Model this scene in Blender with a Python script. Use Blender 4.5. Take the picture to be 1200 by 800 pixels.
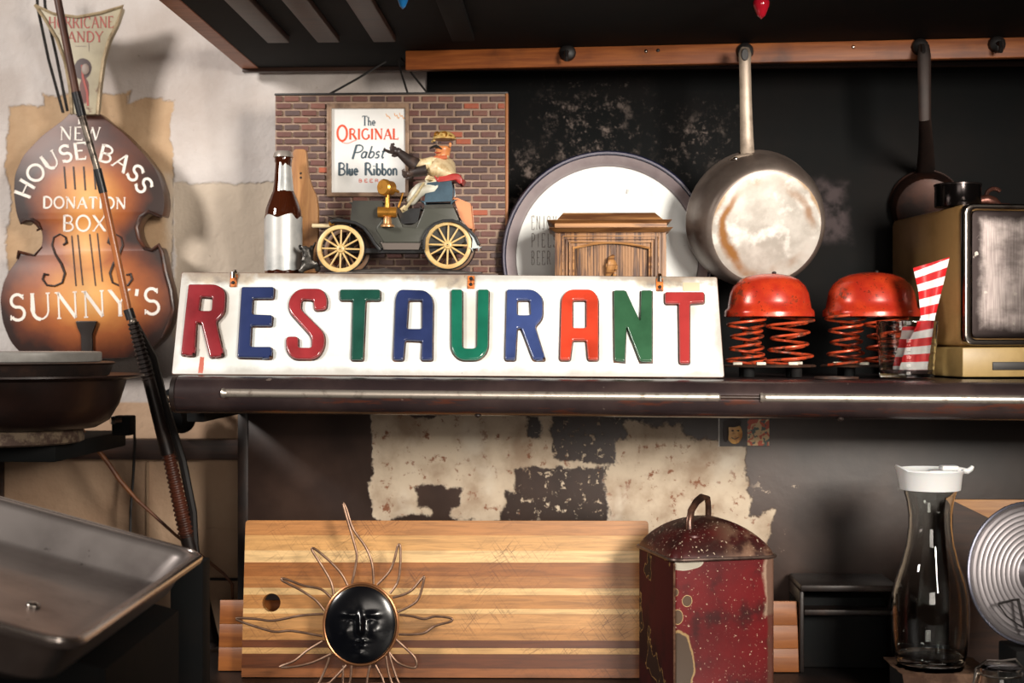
import bpy, bmesh, math, random
from mathutils import Vector, Matrix, Euler, noise as mnoise
for o in list(bpy.data.objects): bpy.data.objects.remove(o)
S = bpy.context.scene
COL = S.collection
R = random.Random(7)
PI = math.pi
F = 1667.0; CZ = 1.5; YAW = -0.042

# ---------------- camera, world, lights, exposure ----------------
cam = bpy.data.cameras.new('camera'); camo = bpy.data.objects.new('camera', cam); COL.objects.link(camo)
camo.location = (0, 0, CZ); camo.rotation_euler = (PI/2, 0, 0)
cam.sensor_width = 36; cam.lens = 36*F/1200; cam.clip_start = .05
cam.dof.use_dof = True; cam.dof.focus_distance = 2.36; cam.dof.aperture_fstop = 4.0
S.camera = camo
w = bpy.data.worlds.new('world'); S.world = w; w.use_nodes = True
bg = w.node_tree.nodes['Background']; bg.inputs[0].default_value = (.62, .40, .30, 1); bg.inputs[1].default_value = .06
def area(name, loc, target, sx, sy, power, col, spread=180):
    l = bpy.data.lights.new(name, 'AREA'); l.shape = 'RECTANGLE'; l.size = sx; l.size_y = sy
    l.energy = power; l.color = col; l.spread = math.radians(spread)
    o = bpy.data.objects.new(name, l); COL.objects.link(o); o.location = loc
    o.rotation_euler = (Vector(target)-Vector(loc)).to_track_quat('-Z', 'Y').to_euler()
    return o
area('window_light_right', (1.15, .0, 2.0), (.22, 2.5, 1.58), .5, .6, 15.5, (1, .92, .82), 55)
area('window_light_left', (-2.35, .75, 2.75), (-.55, 2.7, 1.6), .5, .55, 18, (1, .94, .88), 70)
area('front_fill_light', (.1, -.9, 1.6), (.1, 2.5, 1.50), 1.0, .7, 5.2, (1, .9, .8), 90)  # added fill lamp behind the camera, lifts the darker parts
S.view_settings.view_transform = 'Standard'; S.view_settings.look = 'None'
S.view_settings.gamma = 1; S.view_settings.use_curve_mapping = False
S.view_settings.exposure = -0.4

# ---------------- helpers ----------------
def srgb(h):
    if not isinstance(h, str): return tuple(h)+((1,) if len(h) == 3 else ())
    c = [int(h[i:i+2], 16)/255 for i in (0, 2, 4)]
    return tuple((x/12.92 if x <= .04045 else ((x+.055)/1.055)**2.4) for x in c)+(1,)
class NT:
    def __init__(s, name):
        s.m = bpy.data.materials.new(name); s.m.use_nodes = True; s.t = s.m.node_tree
        s.b = s.t.nodes['Principled BSDF']; s.tc = s.t.nodes.new('ShaderNodeTexCoord').outputs['Object']
    def n(s, ty, ins={}, **at):
        d = s.t.nodes.new(ty)
        for k, v in at.items(): setattr(d, k, v)
        for k, v in ins.items(): s.put(d.inputs[k], v)
        return d
    def put(s, inp, v):
        if isinstance(v, bpy.types.NodeSocket): s.t.links.new(v, inp)
        elif isinstance(v, str): inp.default_value = srgb(v)
        else: inp.default_value = v
    def scale(s, sx, sy, sz, v=None):
        return s.n('ShaderNodeMapping', {'Vector': v or s.tc, 'Scale': (sx, sy, sz)}).outputs[0]
    def noise(s, sc, det=4, v=None, rough=.55, dist=0):
        return s.n('ShaderNodeTexNoise', {'Vector': v or s.tc, 'Scale': sc, 'Detail': det, 'Roughness': rough, 'Distortion': dist}).outputs[0]
    def noisec(s, sc, det=4, v=None):
        return s.n('ShaderNodeTexNoise', {'Vector': v or s.tc, 'Scale': sc, 'Detail': det}).outputs[1]
    def math(s, op, a, b=0.0, c=None):
        d = s.n('ShaderNodeMath', {0: a, 1: b}, operation=op)
        if c is not None: s.put(d.inputs[2], c)
        return d.outputs[0]
    def step(s, v, lo, hi):
        return s.n('ShaderNodeMapRange', {0: v, 1: lo, 2: hi}, interpolation_type='SMOOTHSTEP').outputs[0]
    def mix(s, f, a, b, bt='MIX'):
        d = s.n('ShaderNodeMix', data_type='RGBA', blend_type=bt)
        s.put(d.inputs[0], f); s.put(d.inputs[6], srgb(a) if isinstance(a, (str, tuple)) else a); s.put(d.inputs[7], srgb(b) if isinstance(b, (str, tuple)) else b)
        return d.outputs[2]
    def xyz(s, v=None):
        return s.n('ShaderNodeSeparateXYZ', {0: v or s.tc}).outputs
    def bump(s, h, st=.3, dist=.002):
        o = s.n('ShaderNodeBump', {'Height': h, 'Strength': st, 'Distance': dist}).outputs[0]; s.t.links.new(o, s.b.inputs['Normal'])
    def rects(s, R_, wob=.02, sc=14, v=None):
        """signed distance (negative inside) to a union of rects (x0,x1,z0,z1), edges broken by noise"""
        x, y, z = s.xyz(v)[:3]; out = None
        for (x0, x1, z0, z1) in R_:
            dx = s.math('SUBTRACT', s.math('ABSOLUTE', s.math('SUBTRACT', x, (x0+x1)/2)), abs(x1-x0)/2)
            dz = s.math('SUBTRACT', s.math('ABSOLUTE', s.math('SUBTRACT', z, (z0+z1)/2)), abs(z1-z0)/2)
            d = s.math('MAXIMUM', dx, dz); out = d if out is None else s.math('MINIMUM', out, d)
        n = s.math('MULTIPLY', s.math('SUBTRACT', s.noise(sc, 7, rough=.65), .5), wob*2)
        return s.math('ADD', out, n)
    def set(s, col=None, rough=None, metal=None, **kw):
        if col is not None: s.put(s.b.inputs['Base Color'], srgb(col) if isinstance(col, (str, tuple)) else col)
        if rough is not None: s.put(s.b.inputs['Roughness'], rough)
        if metal is not None: s.put(s.b.inputs['Metallic'], metal)
        for k, v in kw.items(): s.put(s.b.inputs[k.replace('_', ' ')], v)
        return s.m
def plain(name, c, rough=.5, metal=0, c2=None, sc=25, lo=.4, hi=.7, bump=0, **kw):
    n = NT(name); col = c
    if c2: col = n.mix(n.step(n.noise(sc, 6, rough=.65), lo, hi), c, c2)
    if bump: n.bump(n.noise(sc*3, 5), bump)
    n.set(col, rough, metal, **kw); return n.m
def wood(name, c1, c2, sc=(2, 20, 40), rough=.5, lo=.3, hi=.7, c3=None, rnd=0):
    n = NT(name); v = n.scale(*sc)
    if rnd:
        r = n.n('ShaderNodeObjectInfo').outputs['Random']
        v = n.n('ShaderNodeVectorMath', {0: v, 1: n.n('ShaderNodeCombineXYZ', {0: n.math('MULTIPLY', r, 40), 2: n.math('MULTIPLY', r, 90)}).outputs[0]}, operation='ADD').outputs[0]
    f = n.noise(3, 7, v, .6, .8); col = n.mix(n.step(f, lo, hi), c1, c2)
    if rnd:
        col = n.mix(n.math('MULTIPLY', r, rnd), col, c3 or c2)
    n.bump(f, .25, .001); return n.set(col, rough)

def link(o, parent=None):
    COL.objects.link(o)
    if parent: o.parent = parent
    return o
class T:
    """a thing: an Empty with its parts, or (single=True) only a frame whose mesh becomes top level"""
    def __init__(s, name, label, cat, px, py, d, group=None, rot=None, empty=True, world=None):
        q = (px-600)/F; Y = d/(1-math.tan(YAW)*q) if world is None else world[1]
        loc = Vector((q*Y, Y, CZ+(400-py)/F*Y)) if world is None else Vector(world)
        s.rot = rot if rot is not None else (0, 0, YAW)
        s.M = Matrix.Translation(loc) @ Euler(s.rot).to_matrix().to_4x4(); s.Mi = s.M.inverted()
        s.loc = loc; s.u = Y/F; s.name, s.label, s.cat, s.group = name, label, cat, group; s.root = None
        if empty:
            o = bpy.data.objects.new(name, None); o.empty_display_size = .05; link(o); s._tag(o); s.root = o
    def _tag(s, o):
        o.location = s.loc; o.rotation_euler = s.rot
        if s.cat: o['label'] = s.label; o['category'] = s.cat
        if s.group: o['group'] = s.group
    def L(s, px, py, dy=0.0):
        o = s.Mi @ Vector((0, 0, CZ)); d = s.Mi.to_3x3() @ Vector(((px-600)/F, 1, (400-py)/F))
        return o + d*((dy-o.y)/d.y)
    def P(s, pts, dy=0.0): return [s.L(p[0], p[1], p[2] if len(p) > 2 else dy) for p in pts]
    def p(s, name, bm, mat, parent=None, label=None, smooth=True, kind=None):
        me = bm if isinstance(bm, bpy.types.Mesh) else tomesh(bm, name, smooth)
        ids = [q.material_index for q in me.polygons]; me.materials.clear()
        for m in (mat if isinstance(mat, (list, tuple)) else [mat]): me.materials.append(m)
        if any(ids): me.polygons.foreach_set('material_index', ids)
        o = bpy.data.objects.new(name, me)
        if s.root is None: link(o); s._tag(o); s.root = o
        else: link(o, parent or s.root)
        if label: o['label'] = label
        if kind: o['kind'] = kind
        return o
def structure(t_or_o):
    for k in ('label', 'category', 'group'):
        if k in t_or_o: del t_or_o[k]
    t_or_o['kind'] = 'structure'
def tomesh(bm, name, smooth=True):
    me = bpy.data.meshes.new(name); bmesh.ops.recalc_face_normals(bm, faces=bm.faces); bm.to_mesh(me); bm.free()
    if smooth:
        me.shade_smooth()
        me.set_sharp_from_angle(angle=math.radians(38))
    return me
def NB(): return bmesh.new()
def box(bm, x0, x1, y0, y1, z0, z1, bev=0, M=None):
    v = [bm.verts.new((x, y, z)) for x in (x0, x1) for y in (y0, y1) for z in (z0, z1)]
    fs = [bm.faces.new([v[i] for i in f]) for f in ((0, 1, 3, 2), (4, 6, 7, 5), (0, 4, 5, 1), (2, 3, 7, 6), (0, 2, 6, 4), (1, 5, 7, 3))]
    if bev:
        es = list({e for f in fs for e in f.edges})
        r = bmesh.ops.bevel(bm, geom=es, offset=bev, segments=2, affect='EDGES', profile=.5)
        v = list({x for f in r['faces'] for x in f.verts} | {x for x in v if x.is_valid})
    if M:
        for x in v: x.co = M @ x.co
    return bm
def hexa(bm, lo, hi):
    """closed prism between two equal loops of points"""
    a = [bm.verts.new(p) for p in lo]; b = [bm.verts.new(p) for p in hi]; n = len(a)
    for i in range(n): bm.faces.new((a[i], a[(i+1) % n], b[(i+1) % n], b[i]))
    bm.faces.new(a[::-1]); bm.faces.new(b); return bm
def tube(bm, pts, r, n=8, closed=False, flat=1.0, fy=1.0):
    pts = [Vector(p) for p in pts]; N = len(pts); rings = []
    rs = r if isinstance(r, (list, tuple)) else [r]*N
    up = None
    for i, p in enumerate(pts):
        a = pts[(i-1) % N] if (closed or i) else p; b = pts[(i+1) % N] if (closed or i < N-1) else p
        t = (b-a)
        if t.length < 1e-9: t = Vector((0, 0, 1))
        t.normalize()
        if up is None: up = Vector((0, 0, 1)) if abs(t.z) < .9 else Vector((1, 0, 0))
        sx = t.cross(up).normalized(); up = sx.cross(t).normalized()
        rings.append([bm.verts.new(p+(sx*fy*math.cos(2*PI*k/n)+up*math.sin(2*PI*k/n)*flat)*rs[i]) for k in range(n)])
    for i in range(N if closed else N-1):
        A, B = rings[i], rings[(i+1) % N]
        for k in range(n): bm.faces.new((A[k], A[(k+1) % n], B[(k+1) % n], B[k]))
    if not closed: bm.faces.new(rings[0][::-1]); bm.faces.new(rings[-1])
    return bm
def lathe(bm, prof, M=None, n=40, close=False):
    """profile (r, h) about local z; M places it"""
    M = M or Matrix(); rings = []
    for r, h in prof:
        if r < 1e-6: rings.append([bm.verts.new(M @ Vector((0, 0, h)))])
        else: rings.append([bm.verts.new(M @ Vector((r*math.cos(2*PI*k/n), r*math.sin(2*PI*k/n), h))) for k in range(n)])
    prs = list(zip(rings[:-1], rings[1:]))+([(rings[-1], rings[0])] if close else [])
    for A, B in prs:
        for k in range(n):
            k2 = (k+1) % n
            if len(A) == 1 and len(B) == 1: continue
            if len(A) == 1: bm.faces.new((A[0], B[k2], B[k]))
            elif len(B) == 1: bm.faces.new((A[k], A[k2], B[0]))
            else: bm.faces.new((A[k], A[k2], B[k2], B[k]))
    return bm
def MT(x, y, z, rx=0, ry=0, rz=0): return Matrix.Translation((x, y, z)) @ Euler((rx, ry, rz)).to_matrix().to_4x4()
FACE = Euler((PI/2, 0, 0)).to_matrix().to_4x4()      # lathe axis z -> towards the camera (-y)
def ball(bm, c, rx, ry=None, rz=None, n=16, M=None):
    ry = rx if ry is None else ry; rz = rx if rz is None else rz
    m = Matrix.Translation(c) @ (M or Matrix()) @ Matrix.Diagonal((rx, ry, rz, 1))
    return lathe(bm, [(math.sin(PI*i/(n//2+2)), -math.cos(PI*i/(n//2+2))) for i in range(n//2+3)], m, n)
def fillet(loop, r, seg=4):
    if not r: return loop
    out = []; n = len(loop)
    for i in range(n):
        p = Vector(loop[i][:2]); a = Vector(loop[i-1][:2]); b = Vector(loop[(i+1) % n][:2])
        rr = loop[i][2] if len(loop[i]) > 2 else r
        d = min(rr, (a-p).length*.49, (b-p).length*.49)
        A = p+(a-p).normalized()*d; B = p+(b-p).normalized()*d
        for k in range(seg+1):
            t = k/seg; out.append(tuple((A*(1-t)**2+p*2*t*(1-t)+B*t*t)))
    return out
def inset(lp, d):
    q = []
    for p in lp:
        if not q or math.hypot(p[0]-q[-1][0], p[1]-q[-1][1]) > 2e-5: q.append(p)
    if math.hypot(q[0][0]-q[-1][0], q[0][1]-q[-1][1]) < 2e-5: q.pop()
    A = sum(q[i-1][0]*q[i][1]-q[i][0]*q[i-1][1] for i in range(len(q))); sg = 1 if A > 0 else -1; n = len(q); out = []
    for i in range(n):
        a, p, b = Vector(q[i-1]), Vector(q[i]), Vector(q[(i+1) % n]); u1 = (p-a).normalized(); u2 = (b-p).normalized()
        n1 = Vector((-u1.y, u1.x))*sg; n2 = Vector((-u2.y, u2.x))*sg; m = n1+n2
        if m.length < 1e-4: m = n1
        m.normalize(); k = 1/max(m.dot(n1), .5); out.append(tuple(p+m*d*k))
    return out
def plate(loops, y0, y1, bev=0, seg=2):
    """flat shape with holes in the local x-z plane between depths y0 (front) and y1, with bevelled edges -> mesh"""
    cu = bpy.data.curves.new('c', 'CURVE'); cu.dimensions = '2D'; cu.fill_mode = 'BOTH'
    for li, lp in enumerate(loops):
        lp = [(p[0], p[-1] if len(p) == 2 else p[2]) for p in lp]
        if bev > .0009: lp = inset(lp, bev if li == 0 else -bev)
        sp = cu.splines.new('POLY'); sp.points.add(len(lp)-1); sp.use_cyclic_u = True
        for i, p in enumerate(lp): sp.points[i].co = (p[0], p[-1] if len(p) == 2 else p[2], 0, 1)
    th = abs(y1-y0)/2
    cu.extrude = max(th-bev, 0); cu.bevel_depth = bev; cu.bevel_resolution = seg
    o = bpy.data.objects.new('c', cu); COL.objects.link(o)
    me = bpy.data.meshes.new_from_object(o.evaluated_get(bpy.context.evaluated_depsgraph_get()))
    bpy.data.objects.remove(o); bpy.data.curves.remove(cu)
    me.transform(Matrix.Translation((0, (y0+y1)/2, 0)) @ Euler((PI/2, 0, 0)).to_matrix().to_4x4())
    bm = NB(); bm.from_mesh(me); bpy.data.meshes.remove(me)
    bmesh.ops.remove_doubles(bm, verts=bm.verts, dist=1e-5); return bm
def join(dst, src):
    me = bpy.data.meshes.new('t'); src.to_mesh(me); src.free(); dst.from_mesh(me); bpy.data.meshes.remove(me); return dst
def skin(verts, edges, radii, sub=2):
    """skinned skeleton -> bmesh (verts in metres; root is vertex 0)"""
    me = bpy.data.meshes.new('s'); me.from_pydata([tuple(v) for v in verts], edges, []); o = bpy.data.objects.new('s', me); COL.objects.link(o)
    o.modifiers.new('k', 'SKIN'); sv = me.skin_vertices[0].data if me.skin_vertices else None
    if sv is None:
        bm = NB(); bm.from_mesh(me); bm.verts.layers.skin.verify(); bm.to_mesh(me); bm.free(); sv = me.skin_vertices[0].data
    for i, r in enumerate(radii): sv[i].radius = (r, r) if not isinstance(r, tuple) else r; sv[i].use_root = (i == 0)
    m = o.modifiers.new('b', 'SUBSURF'); m.levels = sub; m.render_levels = sub
    e = bpy.data.meshes.new_from_object(o.evaluated_get(bpy.context.evaluated_depsgraph_get()))
    bpy.data.objects.remove(o); bm = NB(); bm.from_mesh(e); bpy.data.meshes.remove(e); return bm
def copyt(root, loc=None, label=None, group=None):
    r = root.copy(); COL.objects.link(r)
    if loc: r.location = loc
    if label: r['label'] = label
    if group: r['group'] = group
    for ch in list(root.children):
        c = ch.copy(); COL.objects.link(c); c.parent = r
        for g in ch.children:
            d = g.copy(); COL.objects.link(d); d.parent = c
    return r

# ---------------- stroke lettering ----------------
def arc(cx, cy, rx, ry, a0, a1, n=10): return [(cx+rx*math.cos(math.radians(a0+(a1-a0)*i/n)), cy+ry*math.sin(math.radians(a0+(a1-a0)*i/n))) for i in range(n+1)]
# glyph: width, [(weight, points)], serif positions (x, y)
G = {
 'A': (.8, [(.5, [(.06, 0), (.4, 1)]), (1, [(.4, 1), (.74, 0)]), (.45, [(.18, .36), (.62, .36)])], [(.06, 0), (.74, 0)]),
 'B': (.66, [(1, [(.12, 0), (.12, 1)]), (.6, [(.12, 1), (.3, 1)]+arc(.3, .76, .24, .24, 90, -90)+[(.12, .52)]), (.7, [(.3, .52)]+arc(.32, .26, .28, .26, 90, -90)+[(.12, 0)])], [(.12, 1), (.12, 0)]),
 'C': (.8, [(.8, arc(.44, .5, .36, .5, 50, 310, 18)), (.5, [(.7, 1), (.68, .72)])], []),
 'D': (.78, [(1, [(.12, 0), (.12, 1)]), (.8, [(.12, 1), (.3, 1)]+arc(.3, .5, .4, .5, 90, -90, 14)+[(.12, 0)])], [(.12, 1), (.12, 0)]),
 'E': (.62, [(1, [(.12, 0), (.12, 1)]), (.45, [(.12, 1), (.56, 1), (.56, .86)]), (.45, [(.12, .52), (.44, .52)]), (.45, [(.12, 0), (.58, 0), (.58, .16)])], [(.12, 1), (.12, 0)]),
 'G': (.82, [(.8, arc(.44, .5, .36, .5, 50, 330, 18)), (.9, [(.74, .42), (.74, .1)])], [(.72, .42)]),
 'H': (.82, [(1, [(.13, 0), (.13, 1)]), (1, [(.68, 0), (.68, 1)]), (.45, [(.13, .52), (.68, .52)])], [(.13, 0), (.13, 1), (.68, 0), (.68, 1)]),
 'I': (.32, [(1, [(.16, 0), (.16, 1)])], [(.16, 0), (.16, 1)]),
 '1': (.32, [(1, [(.16, 0), (.16, 1)]), (.5, [(.16, 1), (.04, .85)])], [(.16, 0)]),
 'J': (.5, [(1, [(.34, 1), (.34, .2)]+arc(.18, .2, .16, .2, 0, -150, 6))], [(.34, 1)]),
 'L': (.58, [(1, [(.12, 0), (.12, 1)]), (.45, [(.12, 0), (.54, 0), (.54, .16)])], [(.12, 1), (.12, 0)]),
 'N': (.84, [(.5, [(.13, 0), (.13, 1)]), (1, [(.11, 1), (.7, 0)]), (.5, [(.7, 0), (.7, 1)])], [(.13, 0), (.08, 1), (.7, 1)]),
 'O': (.86, [(.85, arc(.43, .5, .37, .5, 0, 360, 22))], []),
 'P': (.64, [(1, [(.12, 0), (.12, 1)]), (.6, [(.12, 1), (.3, 1)]+arc(.3, .73, .27, .27, 90, -90)+[(.12, .46)])], [(.12, 1), (.12, 0)]),
 'R': (.74, [(1, [(.12, 0), (.12, 1)]), (.6, [(.12, 1), (.3, 1)]+arc(.3, .75, .25, .25, 90, -90)+[(.12, .5)]), (1, [(.36, .5), (.7, 0)])], [(.12, 1), (.12, 0), (.7, 0)]),
 'S': (.6, [(.85, arc(.3, .75, .21, .25, 30, 250, 10)+arc(.3, .26, .23, .26, 70, -150, 10)), (.4, [(.5, 1), (.49, .8)]), (.4, [(.06, 0), (.07, .2)])], []),
 'T': (.74, [(1, [(.37, 0), (.37, 1)]), (.45, [(.06, .84), (.08, 1), (.66, 1), (.68, .84)])], [(.37, 0)]),
 'U': (.82, [(1, [(.14, 1), (.14, .36)]+arc(.4, .36, .26, .36, 180, 270, 6)), (.5, arc(.4, .36, .27, .36, 270, 360, 6)+[(.67, 1)])], [(.14, 1), (.67, 1)]),
 'W': (1.1, [(1, [(.08, 1), (.32, 0)]), (.5, [(.32, 0), (.54, 1)]), (1, [(.54, 1), (.78, 0)]), (.5, [(.78, 0), (1.02, 1)])], [(.08, 1), (.54, 1), (1.02, 1)]),
 'X': (.8, [(1, [(.08, 1), (.7, 0)]), (.5, [(.7, 1), (.08, 0)])], [(.08, 0), (.7, 0), (.08, 1), (.7, 1)]),
 'Y': (.78, [(1, [(.06, 1), (.38, .48), (.38, 0)]), (.5, [(.38, .48), (.7, 1)])], [(.06, 1), (.7, 1), (.38, 0)]),
 "'": (.24, [(1, [(.14, 1), (.1, .74)])], []),
 ' ': (.4, [], []),
 'a': (.52, [(.8, arc(.22, .26, .17, .26, 0, 360, 14)), (.9, [(.4, .52), (.4, .06), (.48, 0)])], []),
 'b': (.54, [(.9, [(.1, 1), (.1, 0)]), (.8, arc(.28, .26, .19, .26, 180, -180, 14))], [(.08, 1)]),
 'e': (.5, [(.8, [(.08, .27), (.42, .29)]+arc(.25, .28, .18, .26, 0, 320, 12))], []),
 'h': (.54, [(.9, [(.1, 1), (.1, 0)]), (.8, [(.1, .36)]+arc(.26, .34, .16, .18, 160, 0, 6)+[(.42, 0)])], [(.1, 0), (.42, 0)]),
 'i': (.26, [(.9, [(.13, .52), (.13, 0)]), (1.1, [(.13, .74), (.13, .8)])], [(.13, 0), (.1, .52)]),
 'l': (.26, [(.9, [(.13, 1), (.13, 0)])], [(.13, 0), (.1, 1)]),
 'n': (.56, [(.9, [(.1, .54), (.1, 0)]), (.8, [(.1, .36)]+arc(.27, .34, .17, .2, 160, 0, 6)+[(.44, 0)])], [(.1, 0), (.44, 0), (.08, .54)]),
 'o': (.52, [(.8, arc(.26, .27, .19, .27, 0, 360, 14))], []),
 's': (.4, [(.8, arc(.19, .4, .12, .13, 30, 250, 8)+arc(.19, .14, .14, .14, 70, -150, 8))], []),
 't': (.36, [(.9, [(.16, .85), (.16, .1), (.24, 0), (.32, .06)]), (.6, [(.04, .54), (.3, .54)])], []),
 'u': (.56, [(.9, [(.1, .54), (.1, .16)]+arc(.26, .16, .16, .16, 180, 360, 6)+[(.42, .54)]), (.9, [(.42, .3), (.42, 0)])], [(.08, .54), (.4, .54), (.46, 0)]),
}
def stroke_quads(bm, pts, w, th=0.0):
    """pts: Vectors in the local x-z plane; w half-width; flat print with a small front offset"""
    q = []
    n = len(pts)
    for i, p in enumerate(pts):
        a = pts[max(i-1, 0)]; b = pts[min(i+1, n-1)]; t = (b-a)
        if t.length < 1e-9: t = Vector((1, 0, 0))
        t.normalize(); nn = Vector((-t.z, 0, t.x))
        k = 1.0
        if 0 < i < n-1:
            c = (pts[i]-a).normalized().dot((b-pts[i]).normalized()); k = min(1/math.sqrt(max((1+c)/2, .1)), 1.6)
        q.append((bm.verts.new(p+nn*w*k), bm.verts.new(p-nn*w*k)))
    for i in range(n-1): bm.faces.new((q[i][0], q[i+1][0], q[i+1][1], q[i][1]))
def text(bm, s, place, h, weight=.09, serif=.09, wx=1.0, gap=.08, sans=False, slant=0, width=None):
    """place(u, v) -> local Vector, u along the baseline, v up, in pixels; h letter height"""
    tot = sum(G[c][0]*wx+gap for c in s)-gap
    k = h if width is None else width/tot/1.0
    hx = k if width is not None else h
    x = 0
    sc = (place(h, 0)-place(0, 0)).length/h
    for c in s:
        wd, st, sf = G[c]
        for wt, pts in st:
            if sans: wt = .8
            pp = []
            for i, (a, b) in enumerate(pts):       # subdivide straight runs so arched text bends
                pp.append((a, b))
            stroke_quads(bm, [place((x+(a*wx+slant*b))*hx, b*h) for a, b in pp], weight*h*wt*.5*sc)
        if not sans:
            for (a, b) in sf:
                stroke_quads(bm, [place((x+a*wx-serif+slant*b)*hx, b*h), place((x+a*wx+serif+slant*b)*hx, b*h)], weight*h*.2*sc)
        x += wd*wx+gap
    return x*hx
def line_place(t, x0, y0, dy, ang=0):
    ca, sa = math.cos(ang), math.sin(ang)
    return lambda u, v: t.L(x0+u*ca-v*sa, y0-u*sa-v*ca, dy)
def arc_place(t, cx, cy, r, a0, dy):
    """text on a circle (pixels), a0 start angle in degrees from straight up, clockwise"""
    def f(u, v):
        a = math.radians(a0)+u/r; return t.L(cx+(r+v)*math.sin(a), cy-(r+v)*math.cos(a), dy)
    return f
# ---------------- materials shared ----------------
BLACK = plain('soot_black', '0d0f10', .8, 0, '151211', 12, .4, .7, .15, Specular_IOR_Level=.2)
IRON = plain('dark_iron', '231c1a', .42, .3, '3b2a22', 18, .45, .75, .2)
CHROME = plain('chrome', 'c9c2ba', .16, 1, '8d8078', 30, .5, .8)
BRASS = plain('brass', 'c98e3c', .3, .75, '7a4a1c', 60, .5, .8)
DKWOOD = wood('dark_stained_wood', '2a1a14', '452a1c')
BROWNW = wood('brown_board_wood', 'a5603f', 'c07a55', (2, 20, 2))
WIREB = plain('black_wire', '191514', .5)

# ---------------- the setting ----------------
WD = 2.85
def pl(px0, px1, py0, py1, m=0):   # rectangle in the wall frame
    return (px0, px1, py0, py1)
wf = T('wall_back', '', '', 600, 400, WD, empty=False)
def WX(px, py, t=wf, dy=0): v = t.L(px, py, dy); return v.x, v.z
def wrect(t, x0, y0, x1, y1, dy=0):
    a = t.L(x0, y0, dy); b = t.L(x1, y1, dy); return (a.x, b.x, b.z, a.z)
n = NT('plaster')
patch = n.rects([wrect(wf, 8, 122, 202, 330), wrect(wf, 50, 110, 150, 200), wrect(wf, 205, 215, 330, 620)], .04, 6)
low = n.rects([wrect(wf, -300, 470, 330, 1000)], .006, 6)
base = n.mix(n.step(n.noise(5, 5), .35, .7), 'cfc8c4', 'bdb2ab')
base = n.mix(n.step(n.noise(2.2, 3), .5, .75), base, 'd8d4d0')
pc = n.mix(n.step(n.noise(7, 5), .35, .7), 'c3a584', 'ad8d6c')
pc2 = n.mix(n.step(n.noise(4, 5), .3, .7), 'b08f74', 'c4a68a')
hole = n.rects([wrect(wf, 205, 215, 330, 620)], .02, 9)
pcc = n.mix(n.step(hole, 0, .03), 'c7b8a6', pc)
c = n.mix(n.step(patch, .003, -.003), base, pcc); c = n.mix(n.step(low, .003, -.003), c, pc2)
spk = n.step(n.noise(60, 3), .72, .76); c = n.mix(n.math('MULTIPLY', spk, .5), c, '8d7d6c')
hgt = n.math('ADD', n.noise(16, 6, rough=.6), n.math('MULTIPLY', n.step(patch, .004, -.004), -.35))
n.bump(hgt, .9, .008); PLASTER = n.set(c, .85)
bm = NB(); a = wf.L(-900, -700); b = wf.L(2100, 1500); box(bm, a.x, b.x, 0, .05, b.z, a.z)
structure(wf.p('wall_back', bm, PLASTER, smooth=False))
# dark rail along the left wall, seam pipe and the stove counter
tr = T('trim_1', '', '', 140, 526, WD-.04, empty=False)
bm = NB(); a = tr.L(-420, 513); b = tr.L(300, 539); box(bm, a.x, b.x, 0, .038, b.z, a.z, .002)
structure(tr.p('trim_1', bm, DKWOOD))
tr = T('trim_2', '', '', 172, 620, WD-.006, empty=False)
bm = NB(); a = tr.L(171, 541); b = tr.L(174, 1000); box(bm, a.x, b.x, 0, .005, b.z, a.z, .001)
structure(tr.p('trim_2', bm, plain('beige_trim', 'a98c70', .6)))
tr = T('trim_3', '', '', 2, 600, WD-.012, empty=False)
bm = NB(); a = tr.L(-8, 541); b = tr.L(3, 1000); box(bm, a.x, b.x, 0, .011, b.z, a.z, .001)
structure(tr.p('trim_3', bm, DKWOOD))
CTOP = CZ-.583
ct = T('stove_top', 'black sooty stove top running along the wall under the boards', 'stove', 600, 800, 2.2, world=(0.2, 2.2, CTOP))
n = NT('stove_black'); n.bump(n.noise(30, 5), .2); SBL = n.set(n.mix(n.step(n.noise(6, 5), .5, .75), '17100e', '2d1d16'), .5)
bm = NB(); box(bm, -1.6, 1.6, -.55, .5, -.04, 0, .006); ct.p('worktop', bm, SBL)
bm = NB(); box(bm, -1.58, 1.58, -.53, .48, -.9, -.041); ct.p('cabinet_front', bm, BLACK)

# black scorched sheet on the upper wall
t = T('black_wall_sheet', 'black scorched metal sheet with pale scratches behind the hanging pans', 'wall panel', 850, 250, WD-.008)
n = NT('scorched_sheet'); nz = n.noise(22, 8, rough=.75); big = n.noise(3.2, 3)
sx = n.rects([wrect(t, 655, 125, 725, 200), wrect(t, 600, 190, 660, 300), wrect(t, 790, 150, 830, 180)], .07, 8)
scr = n.math('MULTIPLY', n.step(nz, .52, .66), n.step(sx, .05, -.04))
c = n.mix(n.step(n.noise(5, 5), .4, .7), '080a0b', '120f0e')
scr = n.math('MAXIMUM', scr, n.math('MULTIPLY', n.math('MULTIPLY', n.step(n.noise(60, 8, rough=.8), .55, .66), n.step(sx, .08, -.02)), .8)); c = n.mix(n.math('MULTIPLY', scr, .8), c, '9a8a82')
clean = n.step(n.rects([wrect(t, 925, 207, 1000, 288)], .03, 7), .005, -.02)
c = n.mix(n.math('MULTIPLY', clean, n.step(n.noise(30, 5), .3, .6)), c, '4c4243')
dots = n.step(n.noise(38, 2), .755, .78); c = n.mix(n.math('MULTIPLY', dots, n.step(big, .4, .6)), c, '9d9490')
low = n.step(n.rects([wrect(t, 600, 340, 900, 470)], .03, 6), .02, -.02)
n.bump(nz, .3, .002); m = n.set(c, .7, Specular_IOR_Level=.15)
a = t.L(500, 60); b = t.L(1900, 480); bm = NB(); box(bm, a.x, b.x, 0, .007, b.z, a.z, .001); t.p('sheet', bm, m)

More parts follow.
